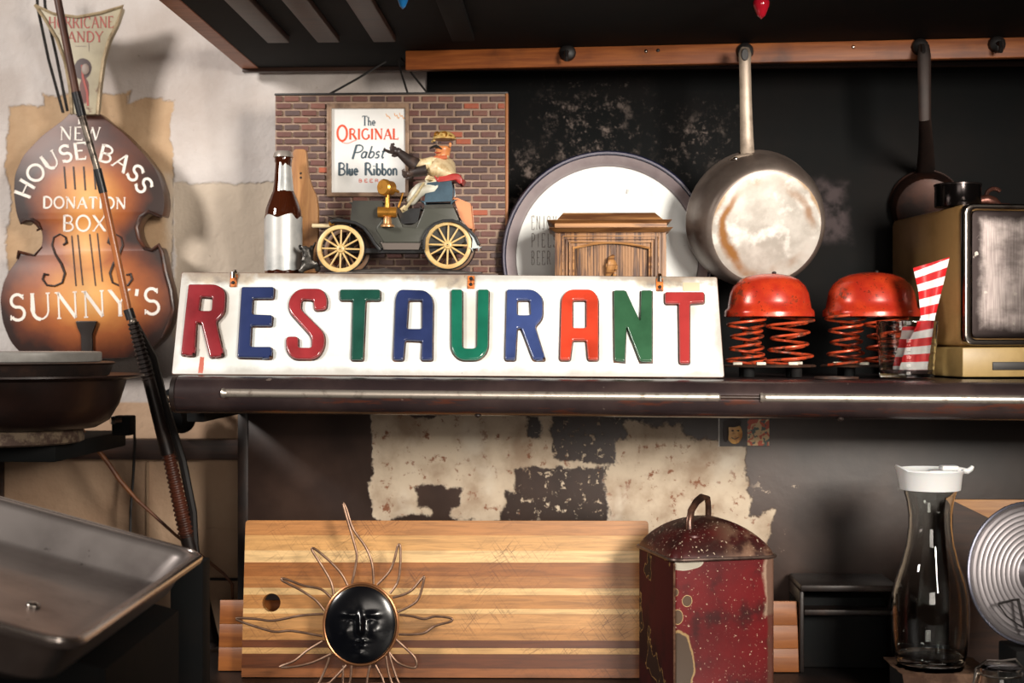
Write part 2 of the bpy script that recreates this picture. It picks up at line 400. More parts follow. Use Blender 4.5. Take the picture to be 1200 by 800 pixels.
# lower metal backsplash with peeled patches
BS = 2.66
t = T('peeling_backsplash', 'dark grey metal backsplash with peeled cream patches under the shelf', 'wall panel', 740, 560, BS)
n = NT('peeling_paint')
add = n.rects([wrect(t, 437, 480, 600, 606), wrect(t, 560, 470, 650, 548), wrect(t, 706, 515, 882, 690), wrect(t, 640, 520, 720, 546), wrect(t, 735, 495, 800, 600), wrect(t, 860, 600, 905, 690), wrect(t, 600, 700, 760, 760)], .055, 7)
sub = n.rects([wrect(t, 487, 572, 542, 596), wrect(t, 508, 590, 530, 612), wrect(t, 610, 551, 708, 603), wrect(t, 592, 575, 620, 608), wrect(t, 648, 480, 720, 538), wrect(t, 618, 486, 632, 512), ], .05, 9)
pe = n.math('MULTIPLY', n.step(add, .003, -.003), n.step(sub, -.003, .003))
sp = n.step(n.noise(60, 6, rough=.7), .57, .6); pe = n.math('MAXIMUM', pe, n.math('MULTIPLY', sp, n.step(n.rects([wrect(t, 600, 480, 730, 606)], .02, 8), .01, -.01)))
edge = n.step(n.noise(13, 6), .4, .7)
cr = n.mix(edge, 'd2c1aa', 'a8917a'); cr = n.mix(n.step(n.noise(45, 6, rough=.7), .56, .64), cr, '8a5a40'); cr = n.mix(n.step(n.noise(9, 4), .55, .75), cr, 'd9ccb9')
dk = n.mix(n.step(n.noise(6, 6), .35, .7), '30221d', '4a3830'); dk = n.mix(n.step(n.noise(2.5, 3), .45, .7), dk, '20150f')
sk = n.math('MULTIPLY', n.step(n.noise(24, 6, rough=.7), .62, .66), n.step(n.rects([wrect(t, 885, 540, 940, 700)], .02, 8), .02, -.02)); dk = n.mix(sk, dk, 'b39f8a')
n.bump(n.math('ADD', n.math('MULTIPLY', pe, -.8), n.math('MULTIPLY', n.noise(50, 5), .3)), .5, .002)
m = n.set(n.mix(pe, dk, cr), n.mix(pe, (.42, .42, .42, 1), (.75, .75, .75, 1)))
a = t.L(280, 452); b = t.L(1750, 1000); bm = NB(); box(bm, a.x, b.x, 0, .03, CTOP-CZ-(t.loc.z-CZ), a.z-.002, .002); t.p('sheet', bm, m)
a = t.L(281, 452); bm = NB(); box(bm, a.x-.004, a.x+.016, -.002, .17, CTOP-t.loc.z, a.z-.004, .002); t.p('side_panel', bm, IRON)

# ---------------- overhead shelf (soot black underside) ----------------
HZ = CZ+.544
t = T('overhead_shelf', 'soot-black overhead shelf with a reddish-brown board along its left edge', 'shelf', 290, 82, WD, world=(-.5325, 2.873, HZ))
def hl(x, y, z=0): return Vector((x, y, z))
YF = -1.05
bm = NB(); box(bm, 0, 2.3, YF, -.03, .0, .02); t.p('shelf_board', bm, BLACK)
bm = NB(); box(bm, -.004, .03, YF, -.03, -.002, .05, .002); t.p('edge_board', bm, BROWNW, label='reddish-brown edge board')
bm = NB(); box(bm, -.002, 2.3, -.045, -.028, -.008, .018, .001); t.p('back_strip', bm, DKWOOD)
for i, xx in enumerate((.11, .2, .3, .44)):
    bm = NB(); box(bm, xx, xx+.04, YF, -.33, -.012, 0, .002); t.p('batten', bm, DKWOOD if i < 3 else BLACK)

# ---------------- pot rail ----------------
n = NT('rail_wood'); v = n.scale(2, 20, 30); f = n.noise(4, 6, v)
c = n.mix(n.step(f, .35, .7), '84451c', 'a65f2b'); c = n.mix(n.step(n.noise(8, 5), .5, .8), c, '4a2415'); n.bump(f, .2); RAILM = n.set(c, .5)
pa = Vector(((470-600)/F*2.66, 2.66)); pb = Vector(((1330-600)/F*2.52, 2.52)); ang = math.atan2(pb.y-pa.y, pb.x-pa.x)
t = T('pot_rail', 'orange-brown wooden pot rail under the overhead shelf', 'rail', 470, 66, 2.66, rot=(0, 0, ang), world=(pa.x, pa.y, HZ-.0005))
RAIL = t
bm = NB(); ln = (pb-pa).length; v = t.L(475, 66).x; box(bm, v, ln, 0, .02, -.036, 0, .002); t.p('rail_board', bm, RAILM)
for px, py in ((665, 62), (873, 60), (1078, 55), (1168, 52)):
    v = t.L(px, py); bm = NB(); lathe(bm, [(.0, .012), (.008, .012), (.014, .008), (.016, 0), (0, 0)], Matrix.Translation(v) @ FACE, 14)
    tube(bm, [v+Vector((0, -.008, 0)), v+Vector((0, -.03, -.004)), v+Vector((0, -.034, -.014)), v+Vector((0, -.03, -.02))][:4], .004)
    t.p('hook', bm, WIREB)
for px, py in ((757, 60), (771, 59), (645, 47), (1000, 55)):
    v = t.L(px, py); bm = NB(); ball(bm, v, .0035, .002, .0035, 10); t.p('screw', bm, CHROME if px != 771 else WIREB)
    
# ---------------- front shelf with bullnose ----------------
SHZ = lambda X: CZ-.0577-.0068*X
SH = T('long_shelf', 'long dark metal shelf with a rolled front and bright trim strips under the sign', 'shelf', 600, 441, 2.27)
t = SH
TRIMM = plain('bright_trim', 'd8cdc0', .33, .85, '9a8c80', 60, .5, .75); n = NT('shelf_metal'); c = n.mix(n.step(n.noise(8, 6), .4, .75), '33292a', '4a3c3a')
x, y, z = n.xyz()[:3]
rst = n.math('MULTIPLY', n.step(n.noise(9, 6, n.scale(1, 6, 6), .7), .52, .62), n.step(z, -.024, -.035)); c = n.mix(n.math('MULTIPLY', rst, .5), c, '6b341c')
dots = n.step(n.noise(45, 2), .74, .77); c = n.mix(n.math('MULTIPLY', dots, .5), c, '998a80')
n.bump(n.noise(25, 5), .12); SHM = n.set(c, .27, .35)
prof = [(.0, -.001), (-.012, -.0035), (-.022, -.011), (-.028, -.022), (-.029, -.033), (-.025, -.046), (-.016, -.056), (0, -.0605), (.03, -.0615), (.03, -.02), (.55, -.02), (.55, 0)]
x0 = t.L(207, 441).x; x1 = 1.75
def shx(x): return -.0068*x
bm = NB(); A = [(x0, p[0], p[1]+shx(x0)-.0005) for p in prof]; B = [(x1, p[0], p[1]+shx(x1)-.0005) for p in prof]
dz = CZ-.0577-t.loc.z
A = [(a, b, c_+dz) for a, b, c_ in A]; B = [(a, b, c_+dz) for a, b, c_ in B]
NSEG = 30; rows = []
for i in range(NSEG+1):
    k = i/NSEG; rows.append([bm.verts.new(Vector(a)*(1-k)+Vector(b)*k) for a, b in zip(A, B)])
for r0, r1 in zip(rows[:-1], rows[1:]):
    for k in range(len(prof)): bm.faces.new((r0[k], r0[(k+1) % len(prof)], r1[(k+1) % len(prof)], r1[k]))
bm.faces.new(rows[0][::-1]); bm.faces.new(rows[-1]); t.p('shelf_body', bm, SHM)
bm = NB(); 
capP = [(p[0]*1.03-.001, p[1]*1.0) for p in prof[:9]]
hexa(bm, [(x0-.004, a, b+dz+shx(x0)) for a, b in capP], [(x0+.003, a, b+dz+shx(x0)) for a, b in capP]); t.p('end_cap', bm, IRON)
for a_, b_ in ((262, 841), (893, 1500)):
    xa, xb = t.L(a_, 466, -.028).x, t.L(b_, 466, -.028).x
    bm = NB(); za = dz-.0275
    pts = [(xa+(xb-xa)*i/20, -.0275, za+shx(xa+(xb-xa)*i/20)) for i in range(21)]
    tube(bm, pts, .0052, 12, flat=1.3); tr_ = t.p('trim_strip', bm, TRIMM, label='bright metal trim strip')
    bm = NB(); v = Vector(pts[0]); lathe(bm, [(0, -.003), (.0075, -.003), (.0085, 0), (.005, .006), (.0, .006)], Matrix.Translation(v) @ Euler((0, PI/2, 0)).to_matrix().to_4x4(), 12); t.p('strip_end', bm, TRIMM, tr_)
    if a_ == 262:
        bm = NB(); v = Vector(pts[-1]); ball(bm, v, .0055, .0055, .0065, 10); t.p('strip_end', bm, TRIMM, tr_)
xa, xb = t.L(841, 466, -.028).x, t.L(893, 466, -.028).x
bm = NB(); tube(bm, [(xa, -.0265, dz-.0275+shx(xa)), (xb, -.0265, dz-.0275+shx(xb))], .004, 10); t.p('trim_strip', bm, IRON)
for px in (262, 1500):      # brackets into the wall
    v = t.L(px, 470, .3); bm = NB(); box(bm, v.x, v.x+.03, .05, .56, dz-.075, dz-.0225-.0068*v.x, .003); t.p('bracket', bm, BLACK)
for px, dy in ((560, -.02), (985, -.02)):
    v = t.L(px, 487, -.006); bm = NB(); ball(bm, Vector((v.x, -.006, dz-.0605+shx(v.x))), .005, .005, .004, 8); t.p('bolt', bm, IRON)

# ---------------- RESTAURANT sign ----------------
SG = T('restaurant_sign', 'long white enamel RESTAURANT sign with raised coloured letters leaning on shelf', 'sign', 525, 439.5, 2.325, rot=(-.42, .0045, YAW))
t = SG
n = NT('sign_enamel'); x, y, z = n.xyz()[:3]
c = n.mix(n.step(n.noise(7, 5), .45, .75), 'dfe3e0', 'ccd0cb')
top = n.L if False else None
rr = n.rects([wrect(t, 218, 317, 300, 334), wrect(t, 300, 312, 520, 326), wrect(t, 512, 312, 560, 338), wrect(t, 742, 312, 800, 336), wrect(t, 796, 316, 835, 327)], .022, 16)
c = n.mix(n.math('MULTIPLY', n.step(rr, .006, -.008), .85), c, n.mix(n.step(n.noise(25, 5), .4, .65), 'b3a48c', '5f5048'))
c = n.mix(n.math('MULTIPLY', n.step(n.rects([wrect(t, 700, 305, 850, 330), wrect(t, 200, 300, 560, 324)], .03, 22), .004, -.004), .6), c, '9c8a78'); er = n.rects([wrect(t, 226, 331, 836, 431)], .016, 14)
c = n.mix(n.math('MULTIPLY', n.step(er, -.002, .014), .5), c, '8a7d72')
gr = n.step(n.rects([wrect(t, 222, 335, 280, 425), wrect(t, 330, 412, 600, 421), wrect(t, 525, 340, 580, 415), wrect(t, 786, 345, 830, 380)], .03, 10), .012, -.03)
c = n.mix(n.math('MULTIPLY', n.math('MULTIPLY', gr, n.noise(9, 4)), .75), c, 'a38c78')
sp = n.step(n.noise(70, 3), .73, .76); c = n.mix(n.math('MULTIPLY', sp, .5), c, '6b4a35')
drip = n.step(n.rects([wrect(t, 234.5, 418, 237.5, 437)], .0025, 60), .0006, -.0006); c = n.mix(drip, c, 'b04a2c')
n.bump(n.noise(6, 4), .12, .004); SGM = n.set(c, .3, Coat_Weight=.2)
cor = [t.L(*p) for p in ((202, 437.5), (848, 441), (839.5, 325), (213.5, 319.5))]
bm = plate([fillet([(v.x, v.z) for v in cor], .003)], 0, .004, .0008); t.p('panel', bm, SGM)
bm = NB(); 
for a, b in ((0, 1), (1, 2), (2, 3), (3, 0)):
    tube(bm, [cor[a]+Vector((0, .0018, 0)), cor[b]+Vector((0, .0018, 0))], .0017, 6)
t.p('rim', bm, plain('rusty_edge', '6b4a3a', .6, 0, '2b201c', 30))
# letter outlines in photograph pixels (each letter: list of loops, corner radius)
def stroke_loop(*pts): return list(pts)
RED, RED2, ORG = '8a2c33', '9e3433', 'c6412a'; BLU, BLU2 = '2b365f', '394879'; GRN, GRN2, GRN3 = '1f4c40', '1b6852', '325a3f'
LET = [
 ('R', '8c2e34', [[(222, 335), (255, 335, 12), (265, 342, 10), (264, 368, 9), (254, 378, 4), (263, 418), (247, 420), (237, 380), (231, 379), (229, 418), (213, 417)], [(236, 349), (250, 350), (249, 366), (234, 366)]]),
 ('E', BLU, [[(284, 338), (322, 338), (321, 351), (297, 351), (296, 370), (320, 371), (319, 383), (295, 383), (294, 408), (319, 408), (319, 421), (279, 420)]]),
 ('S', '993337', [[(350, 340, 14), (378, 340, 14), (384, 350, 10), (383, 364, 6), (369, 365, 4), (368, 353, 3), (354, 352, 4), (353, 364, 4), (381, 392, 8), (381, 408, 10), (372, 422, 14), (344, 422, 14), (336, 412, 10), (336, 396, 5), (350, 396, 4), (350, 409, 3), (366, 409, 3), (366, 396, 6), (339, 366, 8), (339, 352, 12)]]),
 ('T', GRN, [[(399, 341), (446, 341), (446, 353), (429, 353), (426, 423), (412, 423), (414, 353), (399, 353)]]),
 ('A', BLU, [[(468, 341, 10), (500, 342, 10), (508, 352, 8), (507, 423), (494, 423), (495, 401), (475, 400), (473, 423), (461, 423), (464, 350, 8)], [(479, 353), (495, 353), (495, 387), (477, 387)]]),
 ('U', GRN2, [[(529, 341), (542, 341), (542, 410, 5), (559, 410, 5), (560, 341), (573, 341), (572, 412, 12), (562, 423, 12), (538, 423, 12), (529, 412, 12)]]),
 ('R', BLU2, [[(594, 341), (626, 341, 10), (636, 350, 8), (636, 374, 8), (627, 384, 3), (639, 423), (625, 423), (611, 386), (606, 386), (604, 423), (592, 423)], [(606, 353), (621, 353), (622, 371), (606, 371)]]),
 ('A', ORG, [[(666, 341, 10), (694, 341, 10), (701, 350, 8), (701, 423), (689, 423), (687, 400), (671, 400), (668, 423), (656, 423), (658, 350, 8)], [(671, 353), (687, 353), (687, 386), (671, 386)]]),
 ('N', GRN3, [[(719, 342), (733, 342), (750, 378), (751, 342), (764, 342), (764, 425), (750, 425), (734, 384), (732, 425), (720, 424)]]),
 ('T', RED2, [[(779, 344), (825, 344), (825, 356), (808, 357), (808, 427), (796, 427), (795, 357), (779, 357)]]),
]
LOUT = plain('outline_brown', '3a2822', .5, 0, '6a4a38', 60, .45, .65)
for ch, col, loops in LET:
    lp = []
    for k, l in enumerate(loops):
        cx = sum(p[0] for p in l)/len(l); cy = sum(p[1] for p in l)/len(l)
        q = []
        for p in l:
            v = t.L(p[0], p[1], 0); q.append((v.x, v.z)+((p[2]*t.u,) if len(p) > 2 else ()))
        lp.append(fillet(q, .0038 if k == 0 else .004, 4))
    big_ = [inset(l, -.0016 if k == 0 else .0016) for k, l in enumerate(lp if ch != 'N' else [[tuple(t.L(p[0], p[1]))[::2] for p in loops[0]]])]; bm = plate(big_, -.0004, .0003, .0001, 1); ol = t.p('letter_outline', bm, LOUT)
    bm = plate(lp, -.0085, .0005, .0028, 3)
    key = 'letter_paint_'+col
    m = bpy.data.materials.get(key)
    if not m:
        n = NT(key); cc = srgb(col); dk_ = tuple(x*.62 for x in cc[:3])+(1,)
        c = n.mix(n.step(n.noise(14, 5), .35, .75), cc, dk_); n.bump(n.noise(25, 3), .06); m = n.set(c, .2, Coat_Weight=.35, Coat_Roughness=.08)
    t.p('letter', bm, m, label={'R': 'raised letter R', 'E': 'raised letter E', 'S': 'raised letter S', 'T': 'raised letter T', 'A': 'raised letter A', 'U': 'raised letter U', 'N': 'raised letter N'}[ch])
RUSTO = plain('rust_orange', 'c9702e', .6, 0, '5f3218', 90, .45, .6)
for px, py, on in ((274, 329, 1), (552, 331, 0), (773, 334, 1)):
    bm = NB(); v = t.L(px, py); box(bm, v.x-.006, v.x+.006, -.0025, .001, v.z-.012, v.z+.012, .001); o = t.p('hanging_tab', bm, RUSTO)
    for dz_ in (.006, -.005):
        bm = NB(); lathe(bm, [(0, .003), (.0025, .0028), (.003, .0015), (.003, 0), (0, 0)], Matrix.Translation((v.x, -.0025, v.z+dz_)) @ FACE, 10); t.p('rivet', bm, CHROME if (on and dz_ > 0) else WIREB, o)
    if on:
        bm = NB(); tube(bm, [(v.x, -.004, v.z+.004), (v.x, -.006, v.z+.012), (v.x, -.002, v.z+.018), (v.x, .004, v.z+.014)], .003, 8, flat=1.3); t.p('hook', bm, CHROME, o)
bm = NB(); a, b = t.L(800, 331), t.L(820, 341); box(bm, a.x, b.x, -.001, .0005, b.z, a.z, .0003); t.p('tape_patch', bm, plain('old_tape', 'c2b497', .6))
# ---------------- things standing on the shelf ----------------
def flat(x, y): return SHZ(x)
# hidden crate behind the sign that carries bottle, brick board and toy car
Y0 = 2.475; zt = (400-320.5)/F*Y0
xa, xb = (306-600)/F*Y0, (584-600)/F*Y0
t = T('wooden_riser', 'dark wooden riser hidden behind the sign under the toy car', 'crate', 445, 400, 2.5, world=((xa+xb)/2, Y0, SHZ(-.2)+.0012))
hh = CZ+zt-t.loc.z; RZ = CZ+zt
bm = NB(); box(bm, (xa-xb)/2, (xb-xa)/2, 0, .25, hh-.014, hh, .001); t.p('top_board', bm, DKWOOD)
for s in (-1, 1):
    bm = NB(); box(bm, s*(xb-xa)/2-(.014 if s > 0 else 0), s*(xb-xa)/2+(.014 if s < 0 else 0), .001, .249, 0, hh-.0145, .001); t.p('side_board', bm, DKWOOD)
t = T('shelf_plank', 'thin wooden plank on the shelf under the round tray', 'plank', 700, 430, 2.6, world=(.16, 2.6, SHZ(-.03)+.0006))
bm = NB(); box(bm, -.18, .2, -.14, .12, 0, .018, .001); t.p('board', bm, DKWOOD); PLZ = SHZ(-.03)+.0188

# ---- brick beer advertisement ----
t = T('brick_beer_sign', 'moulded brick-wall beer sign with a framed white poster behind the toy car', 'sign', 458, 320, 2.665, world=((458-600)/F*2.67, 2.67, RZ+.0005))
n = NT('mortar'); n.bump(n.noise(90, 4), .3); MORT = n.set(n.mix(n.step(n.noise(12, 4), .3, .7), '9c8472', '836c5c'), .7)
bl, br, btp, bb = 322.5, 593, 112, 320
a, b = t.L(bl, btp), t.L(br, bb); bm = NB(); box(bm, a.x, b.x, 0, .022, 0, a.z, .001); t.p('panel', bm, MORT)
a2, b2 = t.L(br-3, btp), t.L(br+2, bb); bm = NB(); box(bm, b.x-.001, b.x+.004, -.003, .023, .0, a.z+.001, .001); t.p('edge_strip', bm, plain('amber_edge', '9a6238', .5))
bm = NB(); box(bm, a.x-.001, b.x+.004, -.003, .023, a.z, a.z+.004, .001); t.p('edge_strip', bm, WIREB)
n = NT('small_brick'); r = n.n('ShaderNodeObjectInfo').outputs['Random']
rp = n.n('ShaderNodeValToRGB', {0: r}); cr = rp.color_ramp; cr.interpolation = 'CONSTANT'
cols = ['4a312e', '5a3a35', '6a4038', '54403e', '5f4540', '7a4a3c', '66382e', 'a8502f', '8f8079']
pos = [0, .18, .36, .5, .64, .76, .88, .955, .985]
while len(cr.elements) < len(cols): cr.elements.new(.5)
for e, c_, p_ in zip(cr.elements, cols, pos): e.position = p_; e.color = srgb(c_)
n.bump(n.noise(120, 4), .3); BRK = n.set(n.mix(n.math('MULTIPLY', n.noise(90, 5), .5), rp.outputs[0], '3a2925'), .5)
rows = 25; rh = (bb-btp)/rows; bw = (br-bl)/13.5
pw, ph = bw*t.u*.86, rh*t.u*.72
def brickmesh(wd):
    bm = NB(); box(bm, -wd/2, wd/2, -.0032, .001, -ph/2, ph/2, .0009); return tomesh(bm, 'brick', False)
full = brickmesh(pw); full.materials.append(BRK); half = brickmesh(pw*.45); half.materials.append(BRK)
for r_ in range(rows):
    y = btp+rh*(r_+.5)
    if r_ % 2: xs = [(bl+bw*(k+.5), full) for k in range(13)]+[(br-bw*.25, half)]
    else: xs = [(bl+bw*.25, half)]+[(bl+bw*(k+1), full) for k in range(13)]
    for x, me in xs:
        if 388 < x < 477 and 128 < y < 226: continue
        if x < 350 and y > 190 and x < 340: continue
        v = t.L(x+R.uniform(-.6, .6), y, 0); o = bpy.data.objects.new('brick', me); link(o, t.root)
        o.location = (v.x, -R.uniform(0, .001), v.z); o.rotation_euler = (0, R.uniform(-.015, .015), 0)
PF = plain('pewter_frame', '8f7560', .35, .2, '5a463a', 30)
bm = plate([[tuple(t.L(*p))[::2] for p in ((384, 122), (480, 122), (480, 231), (384, 231))], [tuple(t.L(*p))[::2] for p in ((389.5, 128), (475.5, 128), (475.5, 226), (389.5, 226))]], -.012, .001, .0012)
fr = t.p('poster_frame', bm, PF)
bm = NB(); a, b = t.L(389, 127), t.L(476, 227); box(bm, a.x, b.x, -.006, .0, b.z, a.z); po = t.p('poster', bm, plain('poster_white', 'dcdcda', .35, 0, 'cfcecb', 6), fr)
TG = plain('grey_blue_ink', '3d4f5a', .5); TR = plain('orange_red_ink', 'cc4a26', .5); RINK = plain('dark_red_ink', '9a3628', .5)
D_ = -.0065
bm = NB()
text(bm, 'T', line_place(t, 424, 147, D_), 11, .15, .12, width=7); t.p('lettering', bm, TG, fr, smooth=False); bm = NB(); text(bm, 'he', line_place(t, 431, 147, D_), 10, .16, .06, gap=.04, width=9); t.p('lettering', bm, TG, fr, smooth=False); bm = NB()
text(bm, 'P', line_place(t, 411, 186, D_), 16, .16, .04, slant=.25, width=12); t.p('lettering', bm, TG, fr, smooth=False); bm = NB()
text(bm, 'abst', line_place(t, 422, 185, D_), 14, .16, .0, slant=.3, gap=.02, sans=True, width=28); t.p('lettering', bm, TG, fr, smooth=False); bm = NB()
text(bm, 'B', line_place(t, 396, 205, D_), 14, .2, .09, width=9); text(bm, 'lue', line_place(t, 405.5, 205, D_), 13.5, .2, .07, gap=.05, width=14); t.p('lettering', bm, TG, fr, smooth=False); bm = NB()
text(bm, 'R', line_place(t, 427, 205, D_), 14, .2, .09, width=9.5); text(bm, 'ibbon', line_place(t, 437, 205, D_), 13.5, .2, .07, gap=.05, width=29)
t.p('lettering', bm, TG, fr, smooth=False)
bm = NB(); text(bm, 'O', line_place(t, 394.5, 165, D_), 18, .16, .1, width=13); text(bm, 'RIGINAL', line_place(t, 409, 163, D_), 12, .2, .1, gap=.07, width=58); t.p('lettering', bm, TR, fr, smooth=False); bm = NB()
stroke_quads(bm, [t.L(400+i*2, 166+2*math.sin(i*.5), D_) for i in range(10)], .0006)
text(bm, 'BEER', line_place(t, 420, 213.5, D_), 3.6, .22, 0, sans=True, width=24, gap=.3)
t.p('lettering', bm, TR, fr, smooth=False)
bm = NB()
for x in (452, 462, 468):
    stroke_quads(bm, [t.L(x+i*1.0, 132+abs(math.sin(i+x))*3+i*.8, D_) for i in range(7)], .0006)
t.p('corner_ornament', bm, plain('amber_ink', 'd9964f', .5), fr, smooth=False)
for p0, p1 in (((383, 112), (452, 72)), ((478, 110), (466, 70)), ((500, 108), (470, 68))):
    bm = NB(); tube(bm, [t.L(p0[0], p0[1], .005), t.L((p0[0]+p1[0])/2, (p0[1]+p1[1])/2+1, .01), t.L(p1[0], p1[1], .02)], .0022, 6); t.p('hanging_wire', bm, WIREB)

# ---- beer bottle ----
t = T('beer_bottle', 'brown glass beer bottle with torn silver label beside the brick sign', 'bottle', 332, 320, 2.56, world=((332-600)/F*2.545, 2.545, RZ+.0006), rot=(0, 0, 0))
u = t.u
prof = [(0, 0), (19, 0), (21.3, 2), (22, 6), (22, 66), (21, 76), (17, 88), (12.5, 98), (11, 108), (10.2, 118), (9.3, 131), (10.2, 132.5), (10.2, 137), (9, 138.5), (8.5, 141), (0, 141)]
prof = [(a*u, b*u*1.0) for a, b in prof]
n = NT('amber_glass'); AMB = n.set(n.mix(.5, '4a2110', '331409'), .05, 0, Coat_Weight=1.0, Coat_Roughness=.03); 
n.put(n.b.inputs['Transmission Weight'], .25)
bm = NB(); lathe(bm, prof, None, 40); t.p('glass_body', bm, AMB)
SIL = plain('silver_foil', 'c9c9c6', .32, .35, '9fa3a3', 14, .4, .7, .15)
def torn(z0, z1, amp, seed, a0=0, a1=2*PI, rad=lambda z: 22.25, nn=60):
    bm = NB(); rr_ = random.Random(seed); lo = []; hi = []; N = 60
    for i in range(N+1):
        a = a0+(a1-a0)*i/N; e = mnoise.noise(Vector((math.cos(a)*2, math.sin(a)*2, seed)))*amp*2
        col_ = []
        zt_ = z1+e; zb = z0+mnoise.noise(Vector((math.cos(a)*3, math.sin(a)*3, seed+5)))*amp*.4
        for k in range(7):
            z = zb+(zt_-zb)*k/6; r = rad(z)*u; col_.append(bm.verts.new((r*math.cos(a), r*math.sin(a), z*u)))
        lo.append(col_)
    for i in range(N):
        for k in range(6): bm.faces.new((lo[i][k], lo[i+1][k], lo[i+1][k+1], lo[i][k+1]))
    return bm
t.p('label', torn(5, 67, 4.5, 3), SIL, label='torn silver paper label')
t.p('neck_label', torn(98, 128, 5, 8, -1.9, -.2, lambda z: (12.9-(z-98)*.105) if z > 98 else 13.3), SIL, label='torn silver neck foil')
bm = NB(); 
N = 42; r1 = [bm.verts.new(((11.3+.6*(i % 2))*u*math.cos(2*PI*i/N), (11.3+.6*(i % 2))*u*math.sin(2*PI*i/N), 138*u)) for i in range(N)]
r2 = [bm.verts.new((10.6*u*math.cos(2*PI*i/N), 10.6*u*math.sin(2*PI*i/N), 143*u)) for i in range(N)]
r3 = [bm.verts.new((9*u*math.cos(2*PI*i/N), 9*u*math.sin(2*PI*i/N), 145*u)) for i in range(N)]
for A, B in ((r1, r2), (r2, r3)):
    for i in range(N): bm.faces.new((A[i], A[(i+1) % N], B[(i+1) % N], B[i]))
bm.faces.new(r3); bm.faces.new(r1[::-1]); t.p('crown_cap', bm, plain('cap_silver', 'b3aaa2', .35, .6))

# ---- wooden bottle-shaped cut-out ----
t = T('wooden_bottle_cutout', 'flat pale wooden bottle-shaped board standing behind the beer bottle', 'wooden board', 352, 320, 2.62, world=((352-600)/F*2.6, 2.6, RZ+.0006))
out = [(345, 176), (359, 176), (360, 190), (362, 207), (366, 220), (371, 230), (373, 245), (373, 320), (331, 320), (331, 245), (334, 232), (340, 215), (343, 200)]
q = [tuple(t.L(*p))[::2] for p in out]; q = [(a, max(b, 0)) for a, b in q]
bm = plate([fillet(q, .006, 4)], -.008, .008, .0005); bmesh.ops.translate(bm, verts=bm.verts, vec=(0, 0, .0006)); t.p('board', bm, wood('pale_wood', 'b07f4c', '8f5f35', (30, 4, 3)))
for dy_ in (203, 208):
    bm = NB(); v = t.L(352.5, dy_, -.0085); lathe(bm, [(0, .0006), (.0018, .0005), (.0022, 0), (0, 0)], Matrix.Translation(v) @ FACE, 10); t.p('nail_hole', bm, WIREB)

# ---- small pewter ornament ----
t = T('pewter_ornament', 'small dark pewter ornament crouched between bottle and toy car', 'ornament', 362, 320, 2.5, world=((363-600)/F*2.5, 2.5, RZ+.0004))
PEW = plain('pewter', '5a5752', .35, .8, '2c2a29', 60, .4, .65, .4); u = t.u
vs = [(0, 0, 10), (-3, 0, 18), (0, -1, 26), (-6, -2, 32), (-13, -3, 35), (8, 0, 14), (10, 2, 5), (-7, -2, 9), (-11, -3, 3), (2, 3, 34), (6, 4, 39)]
bm = skin([Vector(v)*u for v in vs], [(0, 1), (1, 2), (2, 3), (3, 4), (0, 5), (5, 6), (0, 7), (7, 8), (2, 9), (9, 10)], [x*u for x in (6, 6.5, 5, 4, 1.6, 5, 3, 4, 3, 3, 1.2)])
for v in bm.verts: v.co += Vector((0, 0, 1))*.0; v.co *= 1+.12*mnoise.noise(v.co*150)
mz = min(v.co.z for v in bm.verts); 
for v in bm.verts: v.co.z -= mz
t.p('figure', bm, PEW)

# ---- toy car with driver ----
t = T('toy_car', 'green antique toy car figurine with spoked cream wheels and a pointing driver', 'figurine', 465, 320, 2.5, world=((465-600)/F*2.52, 2.52, RZ+.0004))
CARD = 2.52; u = t.u
OLI = plain('olive_paint', '3b3b35', .35, .1, '2c2a27', 10); CREAM = CREAMF = plain('cream_paint', 'd6b87e', .4, 0, 'b8935a', 30); DARK = plain('dark_paint', '1b1c1e', .35)
W0, W1 = -.030, .030
def car_plate(name, pts, y0, y1, m, r=.002, bev=.0012, parent=None, label=None):
    return t.p(name, plate([fillet([tuple(t.L(p[0], p[1], y0))[::2]+((p[2]*u,) if len(p) > 2 else ()) for p in pts], r)], y0, y1, bev), m, parent, label)
# rocky base
bm = NB(); N = 46; ring = []
x0_, x1_ = t.L(386, 320).x, t.L(566, 320).x
G_ = []
for i in range(N+1):
    row_ = []
    for j in range(9):
        xx = x0_+(x1_-x0_)*i/N; yy = -.045+.09*j/8
        e = min(1, 5*min(i/N, 1-i/N))*min(1, 4*min(j/8, 1-j/8)+.0)
        hgt_ = (.0055+.007*(mnoise.noise(Vector((xx*30, yy*40, 1)))+.35*mnoise.noise(Vector((xx*120, yy*120, 2)))))*e
        row_.append(bm.verts.new((xx, yy, max(hgt_, .0)+.002)))
    G_.append(row_)
for i in range(N):
    for j in range(8): bm.faces.new((G_[i][j], G_[i+1][j], G_[i+1][j+1], G_[i][j+1]))
bd = [G_[i][0] for i in range(N+1)]+[G_[N][j] for j in range(1, 9)]+[G_[i][8] for i in range(N-1, -1, -1)]+[G_[0][j] for j in range(7, 0, -1)]
lo_ = [bm.verts.new((v.co.x, v.co.y, 0)) for v in bd]
for i in range(len(bd)): bm.faces.new((bd[i], bd[(i+1) % len(bd)], lo_[(i+1) % len(bd)], lo_[i]))
bm.faces.new(lo_); t.p('rocky_base', bm, plain('grey_stone', '5b5450', .7, 0, '3f3936', 30, .4, .6, .4))
body = [(411, 235, 3), (448, 235, 3), (452, 240), (463, 243), (467, 252, 6), (472, 261, 6), (484, 262, 6), (492, 254, 6), (496, 238, 2), (531, 237, 2), (540, 256, 5), (547, 282), (540, 290), (492, 292), (446, 293), (436, 281), (428, 270), (418, 264), (408, 262, 1)]
car_plate('car_body', body, W0, W1, OLI, .002, .003)
